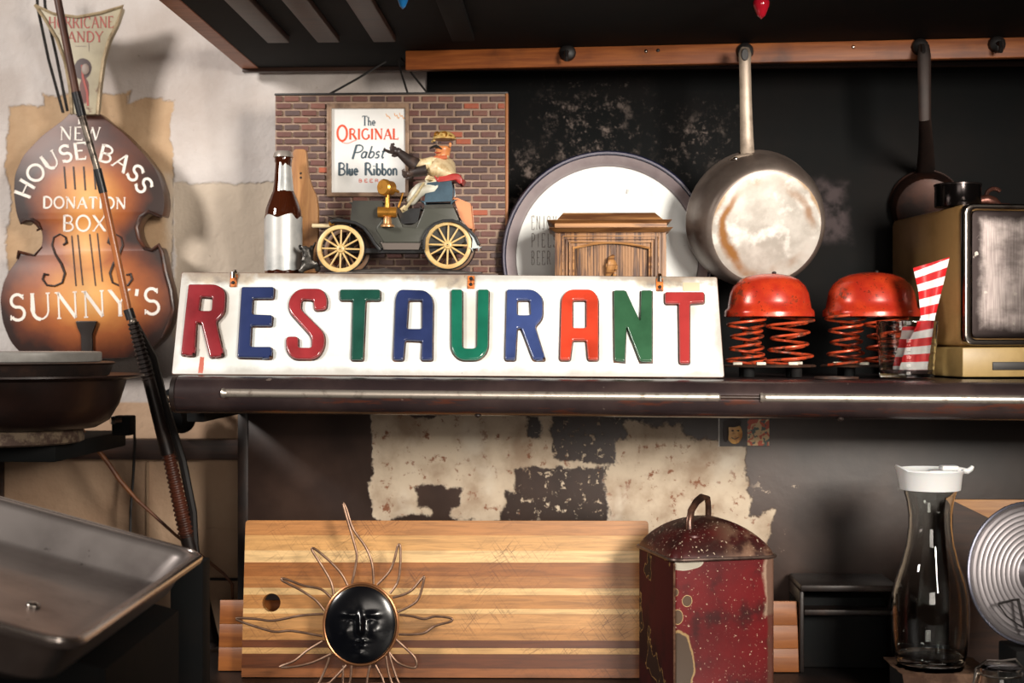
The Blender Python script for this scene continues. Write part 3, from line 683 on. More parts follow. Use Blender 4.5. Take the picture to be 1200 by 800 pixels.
car_plate('side_panel', [(456, 246), (464, 248), (472, 266), (488, 267), (497, 244), (532, 243), (538, 258), (528, 262, 3), (505, 272, 4), (492, 284), (450, 284), (440, 268, 4)], W0-.0025, W0, plain('olive_lighter', '42433c', .35), .002, .0012)
car_plate('sill', [(446, 284), (494, 284), (491, 293), (449, 293)], W0-.004, W0, plain('sill_brown', '5f5650', .35), .001, .001)
car_plate('bonnet_top', [(413, 234), (449, 234), (450, 239), (411, 239)], W0+.001, W1-.001, OLI, .0015, .0015)
car_plate('chassis', [(392, 290), (556, 290), (550, 297), (400, 297)], -.018, .018, DARK, .002)
car_plate('interior', [(464, 244), (494, 243), (490, 262), (470, 263)], W0+.004, W1-.002, DARK, .002)
for y0_, y1_ in ((-.045, -.027), (.027, .045)):
    # fenders as curved bands
    def band(pts, wd, m, nm='fender'):
        top = pts; bot = [(p[0], p[1]) for p in reversed(pts)]
        L_ = []
        P_ = [Vector(p) for p in pts]
        for i, p in enumerate(P_):
            a = P_[max(i-1, 0)]; b = P_[min(i+1, len(P_)-1)]; d = (b-a).normalized(); L_.append((p, Vector((-d.y, d.x))))
        loop = [tuple(p) for p, nn in L_]+[tuple(p+nn*wd) for p, nn in reversed(L_)]
        car_plate(nm, loop, y0_, y1_, m, 0, .0008)
    band([(387, 259), (391, 257), (405, 257.5), (417, 260), (427, 266), (434, 275), (440, 285), (446, 292)], 2.4, DARK)
    band([(495, 292), (496, 278), (501, 268), (509, 261), (519, 257.5), (530, 257), (540, 260.5), (550, 268), (558, 277), (562, 286)], 2.4, DARK)
    car_plate('mudguard', [(540, 262), (551, 270), (561, 284), (562, 291), (552, 292), (553, 280), (547, 270)], y0_+.002, y1_-.002, plain('pale_blue_paint', 'b5bfc0', .35), .001)
def wheel(cx, cy, y, r=27.4):
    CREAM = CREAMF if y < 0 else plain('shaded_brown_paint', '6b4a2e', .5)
    v = t.L(cx, cy, -.035); c = Vector((v.x, y, v.z)); bm = NB(); M_ = Matrix.Translation(c) @ FACE
    lathe(bm, [(r*u, -.003), (r*u, .003), ((r-1.2)*u, .004), ((r-4.4)*u, .004), ((r-5)*u, .002), ((r-5)*u, -.003)], M_, 48, True); wh = t.p('wheel', bm, CREAM)
    bm = NB(); lathe(bm, [((r+.9)*u, -.0034), ((r+1.3)*u, 0), ((r+.9)*u, .0025), ((r-.2)*u, .0022), ((r-.2)*u, -.0034)], M_, 48, True); t.p('tyre', bm, DARK, wh)
    bm = NB(); lathe(bm, [(0, .0075), (1.6*u, .0075), (2.2*u, .006), (4.2*u, .005), (5*u, .003), (5*u, -.003), (0, -.003)], M_, 20); t.p('hub', bm, CREAM, wh)
    sm = NB(); tube(sm, [(0, 0, 4*u), (0, 0, (r-4.6)*u)], [1.25*u, .95*u], 6); me = tomesh(sm, 'spoke'); me.materials.append(CREAM)
    for k in range(12):
        o = bpy.data.objects.new('spoke', me); link(o, wh); o.location = (c.x, c.y-.001, c.z); o.rotation_euler = (0, k*PI/6+.03, 0)
    bm = NB(); lathe(bm, [(0, .009), (.0012, .009), (.0014, .007), (0, .007)], M_, 8); t.p('axle_nut', bm, DARK, wh)
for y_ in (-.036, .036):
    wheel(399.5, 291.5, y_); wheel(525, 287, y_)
bm = NB(); a, b = t.L(399.5, 291.5, -.035), t.L(525, 287, -.035)
for q_ in (a, b): tube(bm, [(q_.x, -.034, q_.z), (q_.x, .034, q_.z)], .0022, 8)
t.p('axle', bm, DARK)
SEATB = plain('seat_blue', '3f5563', .25, 0, '2c3c48', 14); 
car_plate('seat', [(499, 213, 3), (530, 209, 3), (532, 222), (531, 237), (496, 238), (497, 225)], W0+.004, W1-.004, SEATB, .0015, .002)
car_plate('seat_cushion', [(511, 211, 2), (514, 206, 3), (530, 203, 3), (538, 203, 4), (543, 210, 4), (540, 217, 2), (534, 211), (513, 215)], W0+.002, W1-.004, plain('red_paint', 'a8332e', .35, 0, '7d2422', 30), .001, .0025)
car_plate('rear_trunk', [(531, 232), (536, 231), (552, 238), (555, 269), (549, 268), (539, 256)], W0+.008, W1-.008, plain('salmon_paint', 'd08a5f', .4, 0, 'b9714a', 20), .001, .001)
bm = NB(); tube(bm, [t.L(366, 264.5, -.02), t.L(387, 264.5, -.02)], [2.6*u, 2.2*u], 10); t.p('horn', bm, plain('ivory', 'cdbb96', .35))
bm = NB(); tube(bm, [t.L(386, 262.5, -.02), t.L(392, 262, -.02)], [3.4*u, 3*u], 10); t.p('horn_mount', bm, BRASS)
# brass lamp
ly = -.038
v = t.L(454, 220, ly)
bm = NB(); lathe(bm, [(0, 9*u), (8*u, 9*u), (9.6*u, 7*u), (9.6*u, 4*u), (8.5*u, 2*u), (8.5*u, -6*u), (6*u, -9*u), (0, -10*u)], Matrix.Translation(v) @ Euler((PI/2, 0, -.55)).to_matrix().to_4x4(), 24); lp = t.p('lamp', bm, BRASS)
bm = NB(); tube(bm, [t.L(460, 222, ly), t.L(468, 225, ly)], [2.4*u, 1.4*u], 8); tube(bm, [t.L(454, 228, ly), t.L(454, 245, ly)], [2.5*u, 3.5*u], 10); t.p('lamp_stem', bm, BRASS, lp)
bm = NB(); tube(bm, [t.L(443, 248.5, ly), t.L(465, 248.5, ly)], 6.2*u, 18); t.p('lamp_tank', bm, BRASS, lp)
bm = NB(); v = t.L(454, 266, ly); lathe(bm, [(0, 0), (8*u, 0), (8*u, 2*u), (5*u, 4*u), (4.6*u, 10*u), (3*u, 13*u), (0, 13*u)], Matrix.Translation(v), 18); t.p('lamp_foot', bm, plain('brass_pale', 'b98a5c', .35, .5), lp)
bm = NB(); tube(bm, [t.L(466, 247, -.01), t.L(472, 226, -.01)], 1.2*u, 6); t.p('steering_column', bm, BRASS)
# driver
def D(px, py, dy=0): return t.L(px, py, dy)
jv = [D(520, 226), D(518, 210), D(517, 197), D(518.5, 187), D(519, 178), D(519, 170),           # 0 pelvis..head
      D(505, 191, -.016), D(495, 193, -.022), D(484, 190, -.024), D(474, 183, -.026),            # pointing arm
      D(526, 192, .018), D(514, 204, .020), D(500, 202, -.02), D(510, 199, -.026),               # other arm folded in front (12 wrist,13 elbow)
      D(508, 222, -.014), D(491, 221, -.018), D(478, 240, -.018),                                # near leg
      D(508, 222, .014), D(492, 219, .014), D(480, 240, .014)]
ed = [(0, 1), (1, 2), (2, 3), (3, 4), (4, 5), (2, 6), (6, 7), (7, 8), (8, 9), (2, 10), (10, 11), (2, 13), (13, 12), (0, 14), (14, 15), (15, 16), (0, 17), (17, 18), (18, 19)]
rd = [(12, 15), (12.5, 15), (12, 15), (6, 7), (6, 6), (9.5, 9), 6.5, 5.5, 4.6, 3, 6.5, 5, 4.4, 6.5, 7.5, 7, 5, 7.5, 7, 5]
rd = [(a[0]*u*1.25, a[1]*u*1.25) if isinstance(a, tuple) else a*u*1.3 for a in rd]; rd[5] = (12.5*u, 13*u); rd[4] = (9*u, 9*u)
bm = skin(jv, ed, rd, 2)
SKIN = plain('painted_skin', 'd08a55', .35, 0, 'b56b3c', 60); COAT = plain('cream_coat', 'd9c49c', .4, 0, 'a88a5f', 45, .45, .7, .3); TROU = plain('pale_trousers', 'c2c0b2', .45, 0, '9c8868', 40, .5, .7, .3)
nk = D(519, 183).z; kx = D(512, 214)
for f in bm.faces:
    c_ = f.calc_center_median(); f.material_index = 1 if c_.z > nk and c_.x > D(508, 180).x else (2 if (c_.z < kx.z and c_.x < kx.x+.008) else 0)
# push out the face: nose, chin, brow
hc = D(519, 169.5)
for v in bm.verts:
    d = v.co-hc
    if d.z > -.02 and v.co.z > nk-.002 and v.co.x > D(506, 180).x-.01:
        if abs(d.y) < .005 and d.x < -.009 and -.006 < d.z < .004: v.co.x -= .005
drv = t.p('driver', bm, [COAT, SKIN, TROU], label='moustached driver pointing ahead')
GLV = plain('dark_glove', '2c2422', .4, 0, '4a3a33', 40, .45, .7, .2)
def hand(px, py, dx, dyv, dep, sz=1.0, point=True):
    """palm with five fingers, the first pointing"""
    dv = Vector((dx, 0, dyv)).normalized(); up_ = Vector((-dv.z, 0, dv.x)); b0 = D(px, py, dep); bm = NB()
    ball(bm, b0, 5.5*u*sz, 4.5*u*sz, 4.6*u*sz, 14)
    k = u*sz
    for i, (o_, l_, cl) in enumerate(((3.0, 13, 0), (1.2, 8, 1), (-.8, 7, 1), (-2.8, 6, 1))):
        s0 = b0+dv*3*k+up_*o_*k; yy = Vector((0, -.0005*(i-1), 0))
        if cl == 0 and point: pts = [s0, s0+dv*l_*.5*k+up_*.5*k, s0+dv*l_*k]
        else: pts = [s0, s0+dv*4.5*k+yy, s0+dv*6*k-up_*2.5*k, s0+dv*3.5*k-up_*4.5*k]
        tube(bm, pts, [1.9*k]*(len(pts)-1)+[1.3*k], 8)
    tube(bm, [b0+up_*3*k-dv*2*k, b0+up_*6*k+dv*2*k, b0+up_*6.5*k+dv*5*k], [1.9*k, 1.8*k, 1.2*k], 8)
    return bm
bm = hand(466, 177.5, -1, .35, -.026); tube(bm, [D(489, 194, -.024), D(478, 187, -.025), D(468, 179, -.026)], [8.5*u, 6.5*u, 4.6*u], 14); t.p('glove', bm, GLV, drv)
bm = hand(480, 204, -1, -.05, -.027, .85, False); tube(bm, [D(500, 199, -.026), D(490, 201, -.027), D(481, 203, -.027)], [6.8*u, 6*u, 4.5*u], 14); t.p('glove', bm, GLV, drv)
bm = NB(); ball(bm, D(520.5, 163.5), 14*u, 14*u, 10*u, 20); 
for v in bm.verts:
    if v.co.z < D(520, 163.5).z: v.co.z = D(520, 163.5).z
tube(bm, [D(509, 164.5, -.006), D(506.5, 166, 0), D(509, 164.5, .006)], [1.5*u]*3, 6)
t.p('cap', bm, plain('tan_cap', 'c9a866', .4, 0, '9c7a3c', 60), drv)
bm = NB()
for px, dy_ in ((512, -.013), (521, -.0175)):
    v = D(px, 157.5, dy_); lathe(bm, [(2.2*u, .001), (3.4*u, .002), (3.8*u, 0), (3.4*u, -.002), (2.2*u, -.001)], Matrix.Translation(v) @ Euler((PI/2, 0, -.6)).to_matrix().to_4x4(), 14, True)
tube(bm, [D(509, 159, -.012), D(518, 158.5, -.0185), D(528, 159, -.015), D(533, 161, -.004)], 1.1*u, 6); t.p('goggles', bm, BRASS, drv)
bm = NB()
tube(bm, [D(504, 174, -.006), D(507, 172, -.012), D(511, 171, -.014), D(514, 172.5, -.0145), D(518, 174.5, -.0145)], [.5*u, 1.4*u, 1.7*u, 1.4*u, .5*u], 8); t.p('moustache', bm, WIREB, drv)
bm = NB()
for px, dy_ in ((509, -.0125), (516, -.0155)):
    v = D(px, 166.5, dy_); ball(bm, v, 1.3*u, .8*u, .9*u, 10)
t.p('eyes', bm, WIREB, drv)
bm = NB(); tube(bm, [D(509, 178.5, -.0122), D(513, 179, -.0135), D(517, 178.5, -.013)], [.4*u, .9*u, .4*u], 6); t.p('mouth', bm, RINK, drv)
bm = NB(); ball(bm, D(527.5, 169.5, -.012), 1.8*u, 1.3*u, 2.8*u, 10); t.p('ear', bm, SKIN, drv)
for px in (480, 483):
    bm = NB(); 
bm = NB(); tube(bm, [D(497, 214, -.034), D(488, 228, -.033), D(474, 246, -.031)], [3*u, 3.4*u, 3.2*u], 10, flat=.5)
tube(bm, [D(476, 243, -.024), D(470, 247, -.026)], [4*u, 3*u], 10); t.p('coat_tail', bm, plain('cream_robe', 'd2c7a4', .4, 0, 'a99468', 40), drv)
bm = NB(); v = D(511, 185, -.017); tube(bm, [D(506, 186.5, -.014), v, D(524, 184, -.016)], [2.4*u, 2.8*u, 2.4*u], 8); t.p('scarf', bm, plain('rust_scarf', 'b85f3c', .5), drv)

# ---- round tray ----
TY = 2.64; tz = (400-300)/F*TY; rr_ = 123.5/F*TY
t = T('round_tray', 'round white beer tray with navy rim standing behind the wooden clock box', 'tray', 711, 423, TY, world=((711-600)/F*TY, TY-.012, PLZ), rot=(-.05, 0, YAW))
zc = rr_*1.001; u = t.u
M_ = Matrix.Translation((0, 0, zc)) @ FACE
n = NT('tray_white'); c = n.mix(n.step(n.noise(8, 5), .5, .8), 'e2e5e3', 'c6cac9'); c = n.mix(n.math('MULTIPLY', n.step(n.noise(40, 3), .73, .75), .7), c, '84807c'); TW = n.set(c, .25, .05)
bm = NB(); lathe(bm, [(0, 0), (.82*rr_, 0), (.86*rr_, .0008), (.865*rr_, -.002), (0, -.002)], M_, 72); t.p('tray_base', bm, TW)
bm = NB(); lathe(bm, [(.862*rr_, -.002), (.868*rr_, .002), (.885*rr_, .009), (.955*rr_, .016), (.955*rr_, .013), (.885*rr_, .006), (.872*rr_, -.003)], M_, 72, True); t.p('tray_wall', bm, plain('tray_grey', 'a59a9c', .3, .2, '8a7e82', 8), label='grey metal tray wall')
bm = NB(); lathe(bm, [(.955*rr_, .014), (.965*rr_, .019), (.985*rr_, .0195), (1.0*rr_, .015), (.995*rr_, .011), (.96*rr_, .011)], M_, 72, True); t.p('tray_rim', bm, plain('navy_enamel', '1b1f3a', .2, 0, '35344a', 20), label='navy enamel rim')
bm = NB(); lathe(bm, [(.972*rr_, .0196), (.978*rr_, .0203), (.984*rr_, .0196)], M_, 72, True); lathe(bm, [(.872*rr_, .0022), (.877*rr_, .0045), (.88*rr_, .0035)], M_, 72, True); t.p('rim_line', bm, plain('rim_line', '8d8a98', .3, .2))
def tl(x0, y0): return lambda uu, vv: t.L(x0+uu, y0-vv, -.0006)
INK = plain('faded_ink', '77716c', .6)
for s_, y_ in (('ENJOY', 269), ('PIELS', 289.5), ('BEER', 310)): bm = NB(); text(bm, s_, tl(622.5, y_), 16, .055, 0, sans=True, gap=.22, wx=.62, width=30 if len(s_) == 5 else 23); t.p('lettering', bm, INK, smooth=False)

# ---- wooden clock box ----
CBX = (713-600)/F*2.475
t = T('wooden_clock_box', 'carved brown wooden box with cornice and arched door in front of tray', 'wooden box', 713, 437, 2.475, world=(CBX, 2.478, PLZ))
OAK = wood('carved_oak', '44281a', '93683f', (40, 8, 2.5), .5, .38, .58); OAKH = wood('carved_oak_across', '5f3c25', 'a27449', (2.2, 8, 40), .45, .38, .6); OAKL = wood('oak_edge', '6b4529', 'ad7d4c', (2, 6, 30), .4, .38, .6); OAKD = wood('oak_dark', '4a2a18', '6a4128', (26, 5, 2))
a = t.L(652, 266); b = t.L(778, 440); zt_ = a.z
bm = NB(); box(bm, a.x, b.x, .008, .12, 0, zt_, .001); t.p('case', bm, OAKD)
ax = [t.L(px, 300).x for px in (651, 672, 760, 780)]; az = [t.L(700, py).z for py in (272, 291, 286)]
inner = [(ax[1], .02), (ax[1], t.L(0, 291).z)]
for i in range(13):
    k = i/12; px = 671+90*k; inner.append((t.L(px, 300).x, t.L(700, 291-6.5*math.sin(PI*k)).z))
inner.append((ax[2]+.0, .02))
bm = plate([[(ax[0], 0), (ax[3], 0), (ax[3], zt_-.004), (ax[0], zt_-.004)], inner], -.004, .008, .0008); t.p('face_frame', bm, OAK)
for k, (g, dep) in enumerate(((4, -.0055), (8, -.007), (12, -.0085), (16, -.0095))):
    xl, xr = t.L(651+g, 300).x, t.L(780-g, 300).x; zz = t.L(700, 269+g*.9).z
    bm = NB(); w_ = .0016
    box(bm, xl, xl+w_, dep, -.003, .0, zz, .0005); box(bm, xr-w_, xr, dep, -.003, 0, zz, .0005); box(bm, xl, xr, dep, -.003, zz-w_, zz, .0005); t.p('moulding', bm, OAKL if k % 2 else OAK)
bm = NB(); pr = [Vector((p[0], -.0055, p[1])) for p in inner[1:-1]]; tube(bm, pr, .0022, 6); tube(bm, [Vector((ax[1], -.0055, 0)), pr[0]], .0018, 6); tube(bm, [Vector((ax[2], -.0055, 0)), pr[-1]], .0018, 6); t.p('arch_moulding', bm, OAKL)
bm = NB(); n_ = 26
for i in range(n_):
    xa_ = ax[1]+(ax[2]-ax[1])*i/n_; xb_ = ax[1]+(ax[2]-ax[1])*(i+.9)/n_; zz = t.L(700, 291-6.0*math.sin(PI*(i+.5)/n_)).z
    box(bm, xa_, xb_, .0015+R.uniform(0, .0015), .008, .012, zz)
t.p('door', bm, OAK, smooth=False)
def cornice(x0p, x1p, yt, yb, out0, out1, m, nm):
    bm = NB(); xt0, xt1 = t.L(x0p, yt).x, t.L(x1p, yt).x; xb0, xb1 = t.L(x0p+out0, yb).x, t.L(x1p-out1, yb).x; z1, z0 = t.L(700, yt).z, t.L(700, yb).z
    dt = abs(xb0-xt0) if xb0 > xt0 else 0; db = abs(xb0-xt0) if xb0 < xt0 else 0; e = max(dt, db)
    fb, ft = (-.012-(0 if out0 > 0 else e)), (-.012-(e if out0 > 0 else 0))
    hexa(bm, [(xb0, fb, z0), (xb1, fb, z0), (xb1, .122, z0), (xb0, .122, z0)], [(xt0, ft, z1), (xt1, ft, z1), (xt1, .122, z1), (xt0, .122, z1)])
    bmesh.ops.bevel(bm, geom=bm.edges[:], offset=.0005, segments=1, affect='EDGES'); t.p(nm, bm, m)
cornice(643, 788, 267.5, 272.5, 8, 8, OAKL, 'cornice')
cornice(650, 781, 262, 267.5, 0, 0, OAKL, 'cornice')
cornice(641, 787, 258.5, 262, 7, 7, OAKL, 'cornice')
cornice(660, 767, 250, 258.5, -7, -9, OAKH, 'top_moulding')
bm = NB(); v = t.L(716, 309); 
tube(bm, [v+Vector((-.006, -.002, -.022)), v+Vector((-.002, -.008, -.012)), v+Vector((.002, -.011, 0)), v+Vector((0, -.008, .008)), v+Vector((.004, -.003, .014))], [.004, .007, .0085, .006, .003], 10)
ball(bm, v+Vector((.008, -.006, -.006)), .004, .004, .006, 8); ball(bm, v+Vector((-.006, -.008, -.004)), .004, .004, .005, 8); ball(bm, v+Vector((.006, -.006, -.018)), .004, .004, .006, 8)
for q_ in bm.verts: q_.co += Vector((1, 0, 1))*.001*mnoise.noise(q_.co*300)
t.p('carved_knob', bm, OAKL)
# ---- hanging saucepan ----
PY = 2.5
t = T('aluminium_saucepan', 'aluminium saucepan with worn pale base hanging from the pot rail', 'saucepan', 873, 58, 2.5, world=((873-600)/F*2.527, 2.527, CZ+(400-60)/F*2.527), rot=(0, 0, 0))
u = t.u
n = NT('pan_side'); PS = n.set(n.mix(n.step(n.noise(9, 6), .4, .7), '6b5f58', '8b7f77'), .42, .55)
base_c = t.L(898.5, 266.5, -.045); rim_c = t.L(882.5, 256, .035)
ax_ = (base_c-rim_c); H_ = ax_.length; q_ = ax_.to_track_quat('Z', 'Y').to_matrix().to_4x4(); M_ = Matrix.Translation(rim_c) @ q_
ub = (PY-.02)/F*1.0; rb = 69*ub; rr = 79.5*(PY+.06)/F
bm = NB(); lathe(bm, [(rr-.002, .0), (rr+.002, -.001), (rr+.002, .003), (rr, .006), (rr*.985, H_*.45), (rb*1.06, H_*.9), (rb*1.0, H_*.985), (rb*.95, H_), (0, H_), (0, H_-.003), (rb*.95, H_-.003), (rr*.96, H_*.45), (rr-.004, 0)], M_, 64, True)
t.p('pan_body', bm, PS)
n = NT('pan_base'); x, y, z = n.xyz()[:3]
dx = n.math('SUBTRACT', x, base_c.x); dz_ = n.math('SUBTRACT', z, base_c.z)
rad = n.math('SQRT', n.math('ADD', n.math('MULTIPLY', dx, dx), n.math('MULTIPLY', dz_, dz_)))
rw = n.math('ADD', rad, n.math('MULTIPLY', n.math('SUBTRACT', n.noise(12, 6), .5), .05))
c = n.mix(n.step(n.noise(18, 6), .35, .65), 'cdc8c0', 'aba49b')
c = n.mix(n.step(n.noise(26, 6), .5, .7), c, 'ece8e1')
rg = n.math('MULTIPLY', n.step(rw, rb*.62, rb*.72), n.step(rw, rb*.86, rb*.76)); c = n.mix(n.math('MULTIPLY', rg, n.step(n.noise(5, 4), .38, .55)), c, '8f5f2c')
c = n.mix(n.math('MULTIPLY', n.step(rw, rb*.90, rb*.97), .75), c, 'a8804f')
PB = n.set(c, .45, .2)
bm = NB(); lathe(bm, [(0, .0015), (rb*.9, .0015), (rb*.955, 0), (rb*.95, -.001), (0, -.001)], M_ @ Matrix.Translation((0, 0, H_)), 64); t.p('base_disc', bm, PB, label='pale scorched base')
HM = plain('cast_handle', 'a59585', .45, .3, '7a6c60', 25, .4, .7, .15)
hp = [t.L(873, 56, -.008), t.L(873, 63, -.012), t.L(873, 75, -.013), t.L(874, 120, -.012), t.L(875, 160, -.008), t.L(876, 184, -.012), t.L(877, 190, -.016)]
bm = NB(); tube(bm, hp, [5*u, 7.5*u, 6.8*u, 7*u, 7.8*u, 8.4*u, 9*u], 12, fy=.42); 
h_o = t.p('handle', bm, HM)
bm = NB(); v = t.L(873, 64, -.0175); lathe(bm, [(0, .001), (3.8*u, .001), (4.4*u, -.001), (0, -.001)], Matrix.Translation(v) @ FACE @ Matrix.Diagonal((1, 1.7, 1, 1)), 14); t.p('hanging_hole', bm, WIREB, h_o)
bm = NB(); pts = [t.L(855, 188, -.014), t.L(864, 184.5, -.018), t.L(876, 183, -.02), t.L(890, 184.5, -.018), t.L(904, 189, -.014)]
tube(bm, pts, [2.5*u, 5*u, 6*u, 5*u, 2.5*u], 10, flat=.6); br_ = t.p('handle_bracket', bm, HM, h_o)
for px, py in ((862, 186), (876, 185), (897, 187)):
    bm = NB(); ball(bm, t.L(px, py, -.029), 3.4*u, 2*u, 2.2*u, 10); t.p('rivet', bm, CHROME, h_o)

# ---- dark copper pan behind the toaster ----
t = T('dark_copper_pan', 'dark copper pan hanging in shadow behind the bread toaster', 'pan', 1083, 55, 2.5, world=((1083-600)/F*2.54, 2.54, CZ+(400-55)/F*2.54), rot=(0, 0, 0))
u = t.u; COP = plain('dark_copper', '3d2218', .45, .5, '1f1412', 14, .4, .65, .15)
c0, c1 = t.L(1084, 240, .262), t.L(1087, 245, .215); ax_ = c1-c0; M_ = Matrix.Translation(c0) @ ax_.to_track_quat('Z', 'Y').to_matrix().to_4x4(); h_ = ax_.length; r_ = 41*u*1.09
bm = NB(); lathe(bm, [(r_*1.03, 0), (r_*1.03, .003), (r_, .004), (r_*.97, h_*.6), (r_*.85, h_*.9), (r_*.6, h_), (0, h_), (0, h_-.003), (r_*.82, h_*.85), (r_*.95, .001)], M_, 48, True); t.p('pan_body', bm, COP)
bm = NB(); tube(bm, [t.L(1083, 52, -.006), t.L(1083, 66, -.012), t.L(1084, 140, 0.0), t.L(1085, 170, .12), t.L(1085, 200, .235)], [6*u, 8*u, 7*u, 9*u, 12*u], 12, fy=.4); t.p('handle', bm, plain('brown_iron', '2f211c', .6, .2, '1f1714', 20))

# ---- tray-like things: red domes on springs ----
RD = NT('red_enamel'); n = RD; c = n.mix(n.step(n.noise(20, 6, rough=.7), .4, .65), 'a82a1a', 'c43e1e'); c = n.mix(n.math('MULTIPLY', n.step(n.noise(160, 6, rough=.8), .57, .62), .85), c, '3f1c14'); c = n.mix(n.math('MULTIPLY', n.step(n.noise(26, 7, rough=.75), .57, .63), .8), c, '5f3424'); n.bump(n.noise(30, 5), .15); REDM = n.set(c, .24, .15)
SPR = plain('red_spring_wire', 'c24a28', .35, .2, '6b3a2a', 60, .5, .62); RUSTB = plain('rusty_plate', '2b211d', .6, .2, '5a3a28', 30); WPAD = plain('white_pad', 'cfc8b8', .5)
def dome(name, label, cx, x0p, x1p, ytop, ylip, d, kx):
    t = T(name, label, 'dome', cx, 436, d, world=((cx-600)/F*(d), d, 0)); t.loc.z = SHZ(t.loc.x)+.0006; t.M = Matrix.Translation(t.loc) @ Euler(t.rot).to_matrix().to_4x4(); t.Mi = t.M.inverted(); t.root.location = t.loc; t.u = d/F
    u = t.u; rx = (x1p-x0p)/2*u; zl = t.L(cx, ylip).z; zt_ = t.L(cx, ytop).z; H_ = zt_-zl; xm = t.L((x0p+x1p)/2, ylip).x
    prof = [(0, H_), (rx*.2, H_*.995), (rx*.45, H_*.95), (rx*.65, H_*.86), (rx*.79, H_*.72), (rx*.87, H_*.55), (rx*.905, H_*.35), (rx*.93, H_*.2), (rx*.99, H_*.14), (rx, H_*.08), (rx, 0), (rx*.97, 0), (rx*.97, H_*.06), (rx*.88, H_*.2), (rx*.84, H_*.5), (rx*.6, H_*.82), (0, H_*.95)]
    bm = NB(); lathe(bm, prof, Matrix.Translation((xm, 0, zl)) @ Matrix.Diagonal((1, .8, 1, 1)), 56, False); dm = t.p('dome', bm, REDM)
    bm = NB(); ball(bm, (xm+rx*.1, -.004, zt_+.001), .004, .004, .0028, 10); t.p('knob', bm, IRON, dm)
    zb = t.L(cx, 427).z
    ry = rx*.8
    for (px, w_, dy_) in ((kx[0], kx[2], -.028), (kx[1], kx[3], -.024), (kx[0]+9, 30, .035), (kx[1]+7, 30, .035)):
        vx = t.L(px, 400, dy_).x; r0 = w_/2*u; pts = []; turns = 4.2; NN = 84
        for i in range(NN+1):
            k = i/NN; a = 2*PI*turns*k+px; rr2 = r0*(.86+.14*math.cos(PI*2*k)); pts.append((vx+rr2*math.cos(a), dy_+min(rr2, .03)*math.sin(a), zb+(zl+.002-zb)*k))
        bm = NB(); tube(bm, pts, 1.6*u, 8); t.p('coil_spring', bm, SPR)
    bm = NB(); zp = zb-.004; lathe(bm, [(0, .004), (rx*1.0, .004), (rx*1.04, .002), (rx*1.02, 0), (0, 0)], Matrix.Translation((xm, 0, zp)) @ Matrix.Diagonal((1, .72, 1, 1)), 48); t.p('base_plate', bm, RUSTB)
    for a in (.6, 1.9, 3.6, 4.4, 5.3):
        bm = NB(); v = Vector((xm+rx*.82*math.cos(a), rx*.55*math.sin(a), zp)); box(bm, v.x-.008, v.x+.008, v.y-.005, v.y+.005, v.z+.003, v.z+.009, .0015); t.p('rubber_pad', bm, WPAD, label='white pad')
    for s in (-.5, .55):
        bm = NB(); lathe(bm, [(0, 0), (.010, 0), (.010, zp+.001), (0, zp+.001)], Matrix.Translation((xm+rx*s, -rx*.3, 0)), 14); lathe(bm, [(0, 0), (.010, 0), (.010, zp+.001), (0, zp+.001)], Matrix.Translation((xm+rx*s, rx*.4, 0)), 14); t.p('foot', bm, BLACK)
    return t
dome('red_dome', 'red dome on coil springs right beside the RESTAURANT sign', 901, 849, 954, 320.5, 371, 2.44, (874, 925, 46, 58))
dome('red_dome', 'wider red dome on coil springs standing behind the glass tumbler', 1021, 964, 1078, 319, 371, 2.50, (990, 1037, 44, 52))
# rusty ring lying on the shelf
t = T('rusty_ring', 'small flat rusty metal ring lying on the shelf between the red domes', 'ring', 980, 440, 2.36, world=((980-600)/F*2.34, 2.34, 0)); t.root.location.z = SHZ(t.loc.x)+.0005
bm = NB(); lathe(bm, [(.024, 0), (.036, 0), (.036, .003), (.024, .003)], None, 36, True); t.p('ring', bm, RUSTB)

# ---- tumbler and striped napkin ----
n = NT('clear_glass'); GLS = n.set('f4f7f5', .0, 0, Transmission_Weight=1.0, IOR=1.45)
gy = 2.37; gx = (1063-600)/F*gy
t = T('glass_tumbler', 'ribbed clear glass tumbler holding a striped paper at the shelf edge', 'glass', 1063, 441, gy, world=(gx, gy, SHZ(gx)+.0006), rot=(0, 0, 0))
u = t.u; H_ = 67.5*u; R0, R1 = 31*u, 35.5*u
outer = [(0, 0), (R0*.9, 0), (R0, .002)]
for i in range(21):
    k = i/20; z = .003+(H_*.95-.003)*k; rib = (.0007*math.sin(k*42) if k < .74 else 0); outer.append((R0+(R1-R0)*k+rib, z))
outer += [(R1-.0002, H_-.001), (R1-.0012, H_)]
inner_ = [(R1-.0025, H_-.001)]+[(R0-.003+(R1-R0)*k, .011+(H_-.013)*k) for k in (.95, .8, .6, .4, .2, .05)]+[(R0*.8, .0085), (0, .008)]
bm = NB(); lathe(bm, outer+inner_, None, 56); t.p('glass_body', bm, GLS)
t2 = T('striped_paper', 'folded red and white striped paper standing in the glass tumbler', 'paper', 1075, 430, gy, world=(gx, gy, t.loc.z+.0092), rot=(0, 0, 0))
t = t2; n = NT('red_white_stripes')
uvn = n.n('ShaderNodeUVMap').outputs[0]; sx_, sy_, _ = n.xyz(uvn)[:3]
st = n.math('FRACT', n.math('MULTIPLY', sy_, 6.6)); sc_ = n.math('MULTIPLY', n.step(st, .0, .03), n.step(st, .53, .50))
SPM = n.set(n.mix(sc_, 'c9161c', 'ece6e6'), .5, Transmission_Weight=0)
P0 = [(1078, 432), (1083, 370), (1091, 303)]; edL = [(1054, 432), (1062, 405), (1079, 372), (1076, 340), (1070, 314)]; edR = [(1087, 432), (1092, 400), (1096, 371), (1105, 335), (1113, 301)]
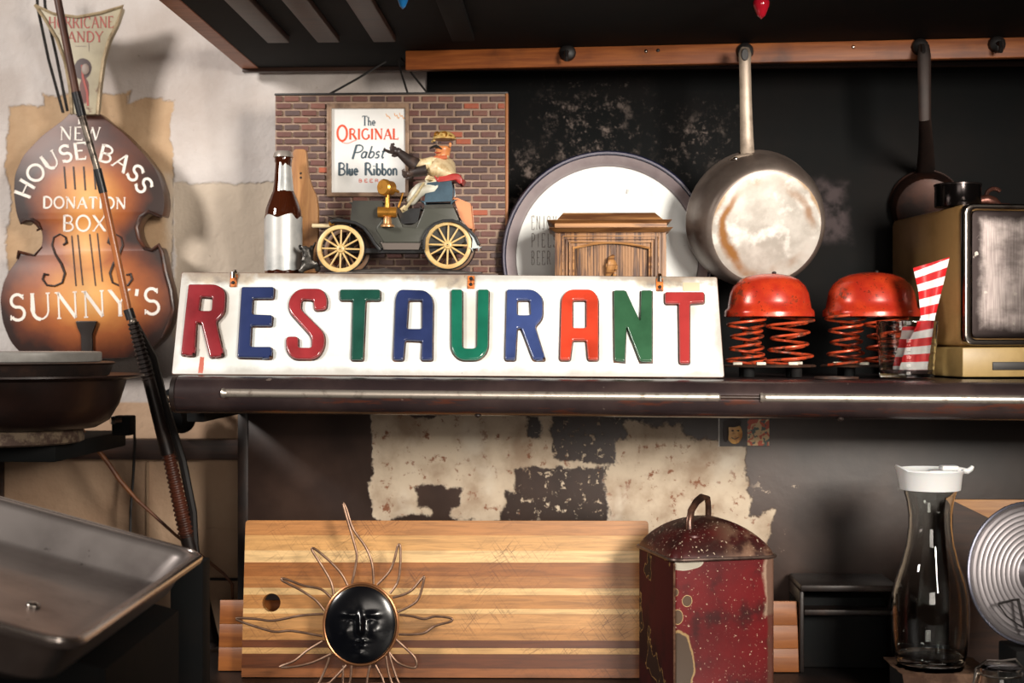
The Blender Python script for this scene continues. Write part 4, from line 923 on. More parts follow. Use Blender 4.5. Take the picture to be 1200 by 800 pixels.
def lerp(L_, k):
    f = k*(len(L_)-1); i = min(int(f), len(L_)-2); return [L_[i][j]+(L_[i+1][j]-L_[i][j])*(f-i) for j in (0, 1)]
bm = NB(); uv = bm.loops.layers.uv.new('u'); NV, NU = 30, 14; gr_ = []
for side in (0, 1):
    gg = []
    for j in range(NV+1):
        k = j/NV; a_ = lerp(edL, k); b_ = lerp(edR, k); rw_ = []
        for i in range(NU+1):
            h = i/NU; px = a_[0]+(b_[0]-a_[0])*h; py = a_[1]+(b_[1]-a_[1])*h
            dep = .006*math.sin(h*PI*2)*(.4+.6*k) - .006*abs(h-.45)+(.004*math.cos(h*PI/2)+.0015 if side else -.0035)
            p_ = t.L(px, py, dep); rw_.append((bm.verts.new(p_), (h, (1-h)*.03*k+k)))
        gg.append(rw_)
    gr_.append(gg)
def fq(a, b, c_, d):
    f = bm.faces.new([q[0] for q in (a, b, c_, d)])
    for l, q in zip(f.loops, (a, b, c_, d)): l[uv].uv = q[1]
for gg in gr_:
    for j in range(NV):
        for i in range(NU): fq(gg[j][i], gg[j][i+1], gg[j+1][i+1], gg[j+1][i])
A, B = gr_
for j in range(NV): fq(A[j][0], A[j+1][0], B[j+1][0], B[j][0]); fq(A[j][NU], A[j+1][NU], B[j+1][NU], B[j][NU])
for i in range(NU): fq(A[0][i], A[0][i+1], B[0][i+1], B[0][i]); fq(A[NV][i], A[NV][i+1], B[NV][i+1], B[NV][i])
mz = min(v.co.z for v in bm.verts)
for v in bm.verts: v.co.z -= min(mz, 0)*1.0
t.p('paper', bm, SPM)
bm = NB(); uv = bm.loops.layers.uv.new('u'); gg = []
for j in range(13):
    k = j/12; rw_ = []
    for i in range(5):
        h = i/4; px = (1046+12*k)+(20-3*k)*h; py = 431-48*k; rw_.append((bm.verts.new(t.L(px, py, .008+.004*h)), (h, k*.34+.07)))
    gg.append(rw_)
for j in range(12):
    for i in range(4): fq(gg[j][i], gg[j][i+1], gg[j+1][i+1], gg[j+1][i])
bmesh.ops.solidify(bm, geom=bm.faces[:], thickness=.0008)
t.p('folded_end', bm, SPM)

# ---- toaster ----
ty = 2.43; tx = (1128-600)/F*ty
t = T('bread_toaster', 'tan metal toaster with brushed steel door at the right end of shelf', 'toaster', 1128, 443, ty, world=(tx, ty, SHZ(tx)+.002), rot=(0, 0, .15))
TANP = plain('tan_enamel', 'b08a58', .3, .05, '93703f', 8); TANL = plain('tan_light_enamel', 'b0945f', .4, .0, '957a48', 8)
u = t.u; zt_ = t.L(1130, 238).z; W_ = .22; zs = t.L(1128, 406).z; DP = .30
bm = NB(); box(bm, .0, W_, .012, DP, zs, zt_, .012)
for v in bm.verts:
    if v.co.y > DP*.6 and v.co.z > zs+.1: v.co.z -= .004
t.p('case', bm, TANP)
bm = NB(); box(bm, -.002, W_, -.004, DP-.002, .0, zs-.001, .003); t.p('base', bm, TANL)
bm = NB(); box(bm, .052, W_-.01, -.006, .0, .012, .026, .001); t.p('crumb_slot', bm, WIREB)
bm = plate([fillet([(.002, zs+.002), (W_+.02, zs+.002), (W_+.02, zt_), (.002, zt_)], .018, 6), fillet([(.014, zs+.012), (W_+.008, zs+.012), (W_+.008, zt_-.009), (.014, zt_-.009)], .012, 6)], -.004, .014, .003); t.p('door_frame', bm, CHROME, label='chrome door frame')
n = NT('brushed_door'); v = n.scale(60, 4, 3); nz = n.noise(6, 5, v)
wear = n.rects([(.0165, W_+.005, zs+.016, zt_-.012)], .02, 14)
c = n.mix(n.step(nz, .3, .7), '7f7472', '9a908c'); c = n.mix(n.step(wear, -.03, -.008), c, '1f1716'); c = n.mix(n.math('MULTIPLY', n.step(n.noise(60, 4), .66, .7), .7), c, 'a09890')
dark_low = n.step(n.noise(7, 5, n.scale(1, 1, 1.6)), .5, .66); c = n.mix(n.math('MULTIPLY', dark_low, .7), c, '231a19')
n.bump(nz, .1, .0006); DM_ = n.set(c, n.mix(n.step(n.noise(12, 4), .3, .7), (.3, .3, .3, 1), (.5, .5, .5, 1)), .8)
bm = plate([fillet([(.0165, zs+.0145), (W_+.0055, zs+.0145), (W_+.0055, zt_-.0115), (.0165, zt_-.0115)], .011, 6)], -.001, .012, .0015); t.p('door', bm, DM_)
for x_, y_ in ((.02, .03), (.02, .28), (.19, .03), (.19, .28)):
    bm = NB(); lathe(bm, [(0, 0), (.008, 0), (.008, .0022), (0, .0022)], Matrix.Translation((x_, y_, -.0016)), 12); t.p('foot', bm, BLACK)
# tin on the toaster
tinx = t.M @ Vector((.028, .075, zt_)); 
t3 = T('black_tin', 'low round black and chrome tin standing on top of the toaster', 'tin', 1140, 236, ty, world=tuple(tinx+Vector((0, 0, .0006))), rot=(0, 0, 0))
u3 = t3.loc.y/F; ttop = (400-215.5)*u3+CZ-t3.loc.z
n = NT('tin_metal'); TINM = n.set('2a2626', .18, .9)
bm = NB(); lathe(bm, [(0, 0), (26*u3, 0), (26.5*u3, .001), (26.5*u3, ttop-.003), (0, ttop-.003)], None, 48); t3.p('tin_body', bm, TINM)
bm = NB(); lathe(bm, [(0, ttop-.0035), (27.3*u3, ttop-.0035), (27.3*u3, ttop-.001), (26*u3, ttop), (0, ttop)], None, 48); t3.p('lid', bm, plain('tin_lid', '3a3332', .25, .8))
kx_ = t.M @ Vector((.098, .085, zt_))
t4 = T('brown_clamp', 'small brown metal clamp lying on the toaster beside the tin', 'clamp', 1180, 236, ty, world=tuple(kx_+Vector((0, 0, .0006))), rot=(0, 0, 0)); u4 = u3
BRC = plain('brown_bronze', '5f3a30', .35, .6, '2f1f1b', 30)
bm = NB(); tube(bm, [(-18*u4, 0, 8*u4), (-8*u4, 0, 10*u4), (2*u4, 0, 7*u4), (10*u4, 0, 3*u4), (20*u4, 0, 3*u4)], [5*u4, 7*u4, 6.5*u4, 3*u4, 3*u4], 12); t4.p('clamp_body', bm, BRC)
bm = NB(); tube(bm, [(-4*u4, 0, 10*u4)]+[(2*u4+9*u4*math.cos(a), 0, 15*u4+8*u4*math.sin(a)) for a in [PI*1.1-i*.35 for i in range(9)]], 2.6*u4, 8); t4.p('clamp_ring', bm, BRC)
bm = NB(); lathe(bm, [(0, 0), (9*u4, 0), (9*u4, 3.4*u4), (0, 3.4*u4)], Matrix.Translation((-8*u4, 0, 0)), 16); t4.p('clamp_base', bm, BLACK)

# ---------------- bass sign on the left wall ----------------
t = T('bass_donation_sign', 'painted wooden bass-shaped donation sign hanging on the plaster wall', 'sign', 105, 280, 2.775)
FR = -.012
n = NT('sunburst'); x, y, z = n.xyz()[:3]
def ell(cx, cy, rx, ry):
    v = t.L(cx, cy, FR); a = n.math('DIVIDE', n.math('SUBTRACT', x, v.x), rx*t.u); b = n.math('DIVIDE', n.math('SUBTRACT', z, v.z), ry*t.u)
    return n.math('SQRT', n.math('ADD', n.math('MULTIPLY', a, a), n.math('MULTIPLY', b, b)))
e = n.math('MINIMUM', n.math('MINIMUM', ell(102, 345, 104, 76), ell(103, 228, 74, 68)), ell(100, 285, 52, 80))
e = n.math('ADD', e, n.math('MULTIPLY', n.math('SUBTRACT', n.noise(9, 5), .5), .55))
rp = n.n('ShaderNodeValToRGB', {0: e}); cr = rp.color_ramp
while len(cr.elements) < 5: cr.elements.new(.5)
for el_, p_, c_ in zip(cr.elements, (.0, .35, .62, .86, 1.08), ('dfa860', 'c9853e', '9a5222', '5a2a15', '2a1712')): el_.position = min(p_, 1); el_.color = srgb(c_)
topd = n.step(z, t.L(105, 215, FR).z, t.L(105, 165, FR).z); c = n.mix(n.math('MULTIPLY', topd, .7), rp.outputs[0], n.mix(n.step(n.noise(8, 4), .35, .65), '4a3533', '6b3b29'))
BM_ = n.set(c, .45)
bo = [(85, 128), (76, 139), (50, 158), (27, 182), (17, 205), (16, 228), (19, 250), (24, 264, 1), (31, 258), (38, 257), (45, 262), (50, 274), (49, 289), (40, 299), (30, 297), (22, 295, 1), (20, 305), (10, 318), (3, 334), (0, 352), (3, 378), (12, 400), (24, 414), (55, 420), (100, 421), (150, 419), (172, 412), (190, 396), (198, 380), (203, 362), (200, 340), (194, 318), (190, 296), (186, 287, 1), (178, 293), (170, 291), (163, 280), (160, 266), (165, 254), (174, 248), (184, 252), (190, 254, 1), (193, 240), (191, 222), (183, 200), (168, 180), (145, 156), (124, 140), (113, 130)]
bm = NB()
for hx_, hy_ in ((100, 200), (100, 360)):
    v = t.L(hx_, hy_, 0); box(bm, v.x-.02, v.x+.02, .0351, .0735, v.z-.015, v.z+.015)
t.p('wall_spacer', bm, DKWOOD, kind=None)
q = [tuple(t.L(p[0], p[1], FR))[::2] for p in bo]
bm = plate([fillet(q, .012, 4)], FR, .035, .001, 1); body_o = t.p('bass_body', bm, [BM_])
me = body_o.data; me.materials.append(plain('bass_side', '3a2219', .3, 0, '5e3420', 12))
for p_ in me.polygons: p_.material_index = 0 if p_.normal.y < -.6 else 1
# carved dark waist edge
bm = NB(); rim = [t.L(*p, FR-.001) for p in ((190, 254), (184, 252), (174, 248), (165, 254), (160, 266), (163, 280), (170, 291), (178, 293), (186, 287), (190, 296), (194, 318), (200, 340), (203, 362), (198, 380), (190, 396))]
tube(bm, rim, [.002, .003, .004, .0045, .0045, .004, .004, .004, .0045, .0045, .0045, .0045, .004, .004, .002], 8); t.p('edge_binding', bm, plain('dark_edge', '2b1a15', .3, 0, '5a3322', 30))
bm = NB(); rim = [t.L(*p, FR-.001) for p in ((24, 262), (31, 258), (38, 258), (44, 262), (47, 268), (43, 270))]; tube(bm, rim, [.002, .004, .005, .005, .004, .002], 8); t.p('edge_binding', bm, bpy.data.materials['dark_edge'])
bm = NB()
rim = [t.L(*p, FR-.001) for p in ((49, 289), (40, 299), (30, 297), (22, 295), (20, 303))]; tube(bm, rim, [.001, .002, .003, .004, .002], 8); t.p('edge_binding', bm, bpy.data.materials['dark_edge'])
WH = plain('white_lettering', 'e9e0d6', .45); DK = plain('dark_painted_line', '2c1c18', .5)
TD = FR-.0008
bm = NB(); text(bm, '1', line_place(t, 91, 145, TD), 11, .16, .12); t.p('lettering', bm, WH, smooth=False, label='white lettering')
bm = NB(); text(bm, 'NEW', line_place(t, 70, 163.5, TD, -.02), 15, .14, .07, width=48); t.p('lettering', bm, WH, smooth=False, label='white lettering')
bm = NB(); text(bm, 'HOUSE', arc_place(t, 100, 255, 69, -72, TD), 19, .19, .07, width=88); t.p('lettering', bm, WH, smooth=False, label='white lettering')
bm = NB(); text(bm, 'BASS', arc_place(t, 100, 255, 69, 12, TD), 19, .19, .07, width=66); t.p('lettering', bm, WH, smooth=False, label='white lettering')
bm = NB(); text(bm, 'DONATION', line_place(t, 50, 243.5, TD, -.01), 13, .19, .07, width=98); t.p('lettering', bm, WH, smooth=False, label='white lettering')
bm = NB(); text(bm, 'BOX', line_place(t, 73, 270.5, TD), 18, .15, .07, width=52); t.p('lettering', bm, WH, smooth=False, label='white lettering')
bm = NB(); text(bm, "SUNNY'S", line_place(t, 11, 375.5, TD, .045), 30, .13, .07, width=178); t.p('lettering', bm, WH, smooth=False, label='white lettering')
for x_, a_, b_ in ((75, 195, 221), (86, 195, 222), (98, 195, 223), (110, 196, 222)): bm = NB(); stroke_quads(bm, [t.L(x_, a_, TD), t.L(x_+2, b_, TD)], .0016); t.p('string', bm, DK, smooth=False)
for x_, x2, a_, b_ in ((84, 89, 276, 335), (91, 97, 275, 334), (105, 112, 274, 335), (114, 120, 273, 330)): bm = NB(); stroke_quads(bm, [t.L(x_, a_, TD), t.L((x_+x2)/2, (a_+b_)/2, TD), t.L(x2, b_, TD)], .0013); t.p('string', bm, DK, smooth=False)
def fhole(mx):
    bm = NB(); base_ = [(74, 287), (78, 284), (77, 278), (70, 274), (63, 278), (61, 287), (65, 298), (72, 309), (76, 320), (73, 331), (64, 335), (55, 334), (50, 327), (52, 321), (57, 322)]
    pts = [t.L(p[0] if not mx else 205-p[0], p[1], TD) for p in base_]
    tube(bm, pts, [.002, .003, .0022, .0016, .0018, .002, .0024, .0028, .0026, .0022, .002, .0022, .0025, .003, .002], 8, flat=1); return bm
t.p('sound_hole', fhole(0), DK); t.p('sound_hole', fhole(1), DK)
q = [tuple(t.L(*p, FR))[::2] for p in ((90, 376), (115, 376), (112, 384), (109, 392), (110, 418), (97, 418), (96, 392), (92, 384))]
t.p('tailpiece', plate([fillet(q, .003, 3)], FR-.008, FR+.0005, .001), plain('tailpiece_black', '2a2422', .3))
# neck board
n = NT('neck_print'); x, y, z = n.xyz()[:3]; c = n.mix(n.step(n.noise(8, 5), .4, .7), 'b3a98e', '8f8570'); c = n.mix(n.step(n.noise(20, 5), .62, .7), c, '6a4a3c')
v = t.L(100, 84, -.01); e = n.math('ADD', ell(101, 83, 11, 13), n.math('MULTIPLY', n.noise(40, 3), .3)); c = n.mix(n.step(e, 1.15, 1.05), c, '3a2422'); 
e2 = n.math('ADD', ell(103, 108, 6, 18), n.math('MULTIPLY', n.noise(40, 3), .4)); c = n.mix(n.step(e2, 1.2, 1.0), c, '5f2d26')
NM = n.set(c, .5)
nb = [(41, 6), (62, 16), (90, 20), (118, 15), (144, 7), (137, 28), (127, 48), (121, 70), (117, 100), (114, 134), (84, 134), (82, 105), (76, 72), (66, 45), (52, 22)]
q = [tuple(t.L(*p, -.032))[::2] for p in nb]; nk_ = t.p('neck_board', plate([fillet(q, .008, 3)], -.032, -.0125, .001), NM)
bm = NB(); tube(bm, [t.L(*p, -.034) for p in nb[:10]], .003, 6); tube(bm, [t.L(*p, -.034) for p in (nb[10:]+nb[:1])], .003, 6); t.p('gilt_edging', bm, plain('pale_gilt', 'b5a283', .4, .2, '7d6a50', 40), nk_)
bm = NB(); text(bm, 'HURRICANE', line_place(t, 57, 33, -.0328, .01), 13, .13, .09, width=76); t.p('lettering', bm, RINK, nk_, smooth=False); bm = NB(); text(bm, 'ANDY', line_place(t, 79, 49, -.0328), 12, .15, .09, width=42)
t.p('lettering', bm, RINK, nk_, smooth=False); bm = NB(); stroke_quads(bm, [t.L(96, 76, -.0328), t.L(97, 90, -.0328), t.L(102, 108, -.0328), t.L(103, 124, -.0328)], .0022)
t.p('painted_streak', bm, RINK, nk_, smooth=False)
bm = NB(); stroke_quads(bm, [t.L(88, 54, -.0328), t.L(101, 54, -.0328)], .0006); stroke_quads(bm, [t.L(104, 50, -.0328), t.L(104, 60, -.0328)], .0005); ball(bm, t.L(100, 81, -.033), .008, .0012, .011, 12); t.p('portrait_oval', bm, plain('portrait_grey', '8a7a70', .5), nk_)
for pts in (((43, -20), (44, 8), (57, 70), (74, 132)), ((51, -20), (53, 8), (66, 65), (79, 130))):
    bm = NB(); tube(bm, [t.L(*p, -.016) for p in pts], .003, 6); t.p('hanging_cord', bm, WIREB)

# ---------------- long rod leaning in front of the bass sign ----------------
t = T('long_rod', 'long jointed wooden rod with ribbed black grip leaning across the bass sign', 'rod', 226, 636, 2.6, world=((226-600)/F*2.63, 2.63, CTOP+.001), rot=(0, 0, 0))
def seg(name, a, b, w0, w1, m, lab=None, ribs=0):
    bm = NB()
    def pt(p): return t.L(p[0], p[1], .0+(p[1]-400)*.00012)
    A, B = pt(a), pt(b)
    if ribs:
        N = ribs*4; pts = [A.lerp(B, i/N) for i in range(N+1)]; rs = [(w0+(w1-w0)*i/N)*t.u/2*(1 if i % 4 in (0, 1) else .82) for i in range(N+1)]; tube(bm, pts, rs, 12)
    else: tube(bm, [A, A.lerp(B, .33), A.lerp(B, .66), B], [w0*t.u/2, (w0*.67+w1*.33)*t.u/2, (w0*.33+w1*.67)*t.u/2, w1*t.u/2], 12)
    return t.p(name, bm, m, label=lab)
RW = wood('rod_wood', '3a231b', '5a3526', (20, 20, 2)); RO = wood('rod_orange', '8f4f28', 'a8683c', (20, 20, 2), .3)
STL = plain('old_silver', '9a9084', .3, .7, '3c332e', 60, .45, .65)
seg('shaft', (60, -40), (89, 108), 9, 9, RW); seg('grip', (89, 108), (96, 136), 11, 11, DARK); seg('ferrule', (96, 136), (114, 198), 9, 8, STL, 'silver ferrule')
seg('collar', (114, 198), (121, 226), 10, 10, DARK); seg('shaft', (121, 226), (150, 362), 9, 9, RO, 'orange-brown shaft'); seg('collar', (150, 362), (154, 374), 12, 12, DARK)
bm = NB(); v = t.L(156, 377, -.006); ball(bm, v, 5*t.u, 5*t.u, 5*t.u, 12); t.p('ball_joint', bm, STL)
seg('ribbed_grip', (156, 378), (174, 444), 14, 17, IRON, None, 13); seg('pipe', (174, 442), (197, 532), 15, 17, IRON)
seg('corrugated_hose', (197, 530), (219, 628), 16, 20, plain('brown_hose', '5a2e1e', .45, 0, '331c15', 30), 'brown corrugated hose', 18); seg('pipe', (219, 626), (250, 757), 18, 18, IRON)
bm = NB(); tube(bm, [t.L(158, 380, .012), t.L(180, 420, .02), t.L(192, 470, .025), t.L(214, 540, .03), t.L(226, 600, .03), t.L(228, 640, .03), t.L(246, 750, .03)], 5*t.u, 8); t.p('cable', bm, WIREB)

# ---------------- left shelf stack ----------------
ls = T('wall_bracket_shelf', 'dark wooden bracket shelf under the stack of round pans', 'shelf', 40, 514, 2.5, world=((40-600)/F*2.5, 2.5, CZ-.1735))
bm = NB(); box(bm, -.5, .075, -.10, .28, -.03, 0, .003); ls.p('board', bm, BLACK)
bx = (22-600)/F*2.44; zz = ls.loc.z+.0006
def disc(name, label, cat, cxp, rpx, z0, prof, mat_, Y=2.44, part='body'):
    tt = T(name, label, cat, cxp, 500, Y, world=((cxp-600)/F*Y, Y, z0), rot=(0, 0, 0)); r = rpx*Y/F
    bm = NB(); lathe(bm, [(a*r, b) for a, b in prof], None, 64); tt.p(part, bm, mat_); return tt
def zrow(row, Y): return CZ+(400-row)/F*Y
z0 = zz; RIMR = plain('rusty_rim', '6a5a48', .8, 0, '3c2a20', 50, .4, .6, .6)
z1 = zrow(501, 2.44)
disc('rusty_round_plate', 'thick rusty round plate at the bottom of the left stack', 'plate', 0, 95, z0, [(0, 0), (.97, 0), (1, .003), (1.0, .012), (.97, z1-z0), (0, z1-z0)], RIMR)
z2 = zrow(441, 2.44)
t = disc('dark_roasting_pan', 'deep dark round roasting pan with flared rim in the left stack', 'pan', 20, 145, z1+.0005, [(0, 0), (.62, 0), (.72, .012), (.8, .04), (.86, z2-z1-.006), (1.0, z2-z1), (1.0, z2-z1+.003), (.97, z2-z1+.003), (.84, z2-z1-.004), (.0, z2-z1-.004)], plain('dark_enamel_pan', '1a1211', .35, .2, '2b1b16', 8))
z3 = zrow(424, 2.44)
disc('black_frying_pan', 'black round pan nested under the top grey lid', 'pan', 25, 107, z2+.0036-.007, [(0, 0), (.86, 0), (.93, .006), (.97, z3-z2-.001), (1.0, z3-z2+.002), (.97, z3-z2+.004), (0, z3-z2+.0035)], IRON)
zb = z2+.0036-.007+z3-z2+.0045
disc('grey_round_lid', 'flat grey round lid on top of the left stack', 'lid', 28, 88, zb, [(0, 0), (.99, 0), (1, .002), (1, .0145), (.985, .0165), (.9, .017), (0, .017)], plain('dull_grey_metal', 'a09d98', .45, .2, '85827d', 6))
for q_ in ((bpy.data.objects['grey_round_lid']),): pass
# knob cluster and bolt next to the rod
t = T('gas_valve', 'black gas valve with chrome bolt on the wall beside the hose', 'valve', 215, 485, 2.78)
bm = NB(); lathe(bm, [(0, .06), (.02, .06), (.024, .05), (.024, .01), (.03, 0), (0, 0)], Matrix.Translation(t.L(212, 490)) @ FACE, 24); t.p('valve_body', bm, BLACK)
bm = NB(); tube(bm, [t.L(180, 470, -.03), t.L(198, 462, -.03), t.L(222, 480, -.02), t.L(236, 470, 0), t.L(236, 466, .06)], [.008, .013, .012, .009, .009], 12); t.p('pipe', bm, BLACK)
bm = NB(); lathe(bm, [(0, .03), (.006, .03), (.008, .026), (.008, .0), (0, 0)], Matrix.Translation(t.L(198, 467, -.04)) @ FACE, 12); t.p('bolt', bm, CHROME)
t = T('chrome_bolt_bracket', 'small black bracket with chrome bolt under the pan stack', 'bracket', 140, 494, 2.6, world=((140-600)/F*2.62, 2.62, ls.loc.z+.0006))
bm = NB(); box(bm, -.012, .022, -.01, .03, -.0, .036, .003); 
t.p('bracket_block', bm, BLACK)
bm = NB(); v = t.L(142, 492, -.012); M_ = Matrix.Translation((v.x, -.011, v.z)) @ Euler((PI/2, 0, -1.0)).to_matrix().to_4x4(); lathe(bm, [(0, .02), (.007, .02), (.008, .018), (.008, .012), (.005, .011), (.005, 0), (0, 0)], M_, 6); t.p('bolt', bm, CHROME)
t = T('black_cable', 'thin black cable hanging down beside the leaning rod', 'cable', 153, 640, 2.8, world=((153-600)/F*2.79, 2.79, CZ+(400-735)/F*2.79), rot=(0, 0, 0))
bm = NB(); tube(bm, [t.L(157, 495, -.01), t.L(158, 520, -.01), t.L(156, 560), t.L(153, 600), t.L(152, 700), t.L(156, 735)], .0028, 6); t.p('cable', bm, WIREB)
t = T('bamboo_stick', 'thin brown bamboo stick slanting behind the hose', 'stick', 210, 625, 2.72, world=((240-600)/F*2.72, 2.72, CZ-.583), rot=(0, 0, 0))
bm = NB(); tube(bm, [t.L(94, 500), t.L(104, 513), t.L(128, 544), t.L(140, 562), t.L(160, 585), t.L(205, 626), t.L(262, 672), t.L(272, 684), t.L(274, 752)], [.003, .004, .0045, .0045, .0035, .003, .003, .003, .002], 8); t.p('stick', bm, wood('bamboo', '8a5227', '5a2f1a', (6, 6, 6)))
# fallen black wire low
t = T('grey_conduit', 'thin dark horizontal conduit low on the left wall', 'conduit', 250, 678, 2.8, empty=True)
bm = NB(); tube(bm, [t.L(228, 678), t.L(320, 679)], .003, 6); t.p('pipe', bm, WIREB)
# ---------------- steel pan lower left ----------------
Yc = 2.0; X_ = (242-600)/F*Yc; Z_ = CZ-(650-400)/F*Yc; roll = .27
t = T('steel_roasting_pan', 'large shallow stainless steel pan tilted at the lower left', 'pan', 242, 650, Yc, world=(X_, Yc, Z_), rot=(0, roll, 0))
n = NT('stainless_steel'); v = n.scale(8, 30, 30); c = n.mix(n.step(n.noise(6, 6), .4, .7), 'bdb5b1', '978e8b'); c = n.mix(n.math('MULTIPLY', n.step(n.noise(50, 3), .7, .74), .5), c, '4a4040'); STEEL = n.set(c, n.mix(n.noise(7, 5), (.22, .22, .22, 1), (.42, .42, .42, 1)), .9)
Lx, Ly, Dp = .56, .60, .062
def ringp(ins, z, r, seg=6):
    x0, x1, y0, y1 = -Lx+ins, -ins, -Ly+ins, -ins; out = []
    for (cx, cy, a0) in ((x1-r, y1-r, 0), (x0+r, y1-r, 90), (x0+r, y0+r, 180), (x1-r, y0+r, 270)):
        for k in range(seg+1): a = math.radians(a0+90*k/seg); out.append((cx+r*math.cos(a), cy+r*math.sin(a), z))
    return out
rings_ = [ringp(.0, -.007, .03), ringp(-.001, -.002, .03), ringp(.003, .001, .03), ringp(.010, .001, .028), ringp(.015, -.003, .026), ringp(.018, -.010, .03), ringp(.028, -Dp+.014, .04), ringp(.036, -Dp+.004, .045), ringp(.05, -Dp, .05), ringp(.075, -Dp-.001, .045), ringp(.079, -Dp-.002, .045)]
under = [ringp(.077, -Dp-.005, .045), ringp(.045, -Dp-.003, .05), ringp(.026, -Dp+.010, .04), ringp(.015, -.012, .03), ringp(.006, -.008, .03)]
bm = NB(); rv = [[bm.verts.new(p) for p in r] for r in rings_]
for A, B in zip(rv[:-1], rv[1:]):
    for k in range(len(A)): bm.faces.new((A[k], A[(k+1) % len(A)], B[(k+1) % len(A)], B[k]))
bm.faces.new(rv[-1])
uv_ = [[bm.verts.new(p) for p in r] for r in under]
for A, B in zip(uv_[:-1], uv_[1:]):
    for k in range(len(A)): bm.faces.new((A[k], A[(k+1) % len(A)], B[(k+1) % len(A)], B[k]))
bm.faces.new(uv_[0]); 
A, B = uv_[-1], rv[0]
for k in range(len(A)): bm.faces.new((A[k], A[(k+1) % len(A)], B[(k+1) % len(A)], B[k]))
t.p('pan_body', bm, STEEL)
bm = NB(); tube(bm, [Vector(p) for p in ringp(.003, -.001, .03)], .0042, 8, True); t.p('rolled_rim', bm, plain('rim_steel_bright', 'b5aca6', .25, .95))
for px, py in ((39, 709), (3, 736)):
    # rivet on the floor of the pan
    o_ = t.Mi @ Vector((0, 0, CZ)); d_ = t.Mi.to_3x3() @ Vector(((px-600)/F, 1, (400-py)/F)); k = (-Dp-o_.z)/d_.z; v = o_+d_*k
    bm = NB(); ball(bm, v, .009, .009, .005, 16); t.p('rivet', bm, CHROME)
# dark stand under the pan
st = T('black_iron_stand', 'black iron stand under the tilted steel pan', 'stand', 150, 760, 2.0, world=(X_-.16, 1.72, CTOP+.0006), rot=(0, 0, 0))
def under_z(x): return Z_-(Dp+.006)/math.cos(roll)-math.tan(roll)*(x-X_)-.002
bm = NB(); xs_ = (-.13, .135); hexa(bm, [(xs_[0], -.13, 0), (xs_[1], -.13, 0), (xs_[1], .22, 0), (xs_[0], .22, 0)], [(x, y, under_z(st.loc.x+x)-st.loc.z-.001) for x, y in ((xs_[0], -.13), (xs_[1], -.13), (xs_[1], .22), (xs_[0], .22))]); st.p('stand_body', bm, BLACK, smooth=False)
bm = NB(); a = (205-600)/F*2.06-st.loc.x; b = (243-600)/F*2.06-st.loc.x; box(bm, a, b, .31, .36, 0, zrow(655, 2.06)-st.loc.z, .003); st.p('back_post', bm, BLACK)
t = T('brown_wood_block', 'brown wooden block behind the stand of the steel pan', 'block', 190, 740, 2.3, world=((185-600)/F*2.33, 2.33, CTOP+.0006), rot=(0, 0, .5))
bm = NB(); box(bm, -.06, .05, -.03, .03, 0, .13, .003); t.p('block', bm, wood('block_wood', '6a3a20', '4a2617'))

# ---------------- cutting boards ----------------
BY = 2.462; by0 = CTOP+.0016
boards_rot = -.14
t = T('striped_cutting_board', 'large laminated cutting board with light and dark strips and a hole', 'cutting board', 522, 790, BY, world=((522-600)/F*BY, BY, by0), rot=(boards_rot, 0, -.01))
n = NT('board_strip_wood'); pr_ = n.n('ShaderNodeObjectInfo').outputs['Random']
strips = [(610, 627, 'b67c46'), (627, 645, 'cd9b5f'), (645, 659, 'e3bc84'), (659, 675, '9a5f2e'), (675, 689, 'aa713d'), (689, 697, 'e0b87e'), (697, 713, 'b77f46'), (713, 719, 'deb57b'), (719, 736, 'c8935a'), (736, 750, 'be874e'), (750, 759, '68381d'), (759, 766, 'd0a268'), (766, 783, '67371c'), (783, 800, '965b32')]
hole_c = t.L(318, 706, 0)
def boardmat(name, hexc):
    n = NT(name); v = n.scale(2.2, 30, 34); f = n.noise(5, 7, v, .6, .6); cc = srgb(hexc)
    c = n.mix(n.step(f, .35, .72), cc, tuple(x*.62 for x in cc[:3])+(1,)); big = n.noise(2.5, 3); c = n.mix(n.math('MULTIPLY', n.step(big, .45, .75), .35), c, tuple(x*.6 for x in cc[:3])+(1,))
    # knife scratches: two slanted families of thin lines
    for ang, thr in ((.5, .61), (-.95, .6), (.9, .62)):
        vv = n.scale(5, 1, 170, n.n('ShaderNodeMapping', {'Vector': n.tc, 'Rotation': (0, ang, 0)}).outputs[0])
        s_ = n.noise(3, 2, vv); c = n.mix(n.math('MULTIPLY', n.math('MULTIPLY', n.step(s_, thr, thr+.03), n.step(n.noise(6, 3), .42, .62)), .6), c, '5a351e')
    n.bump(f, .12, .0008); return n.set(c, .36)
xl, xr = 285.5, 760.5
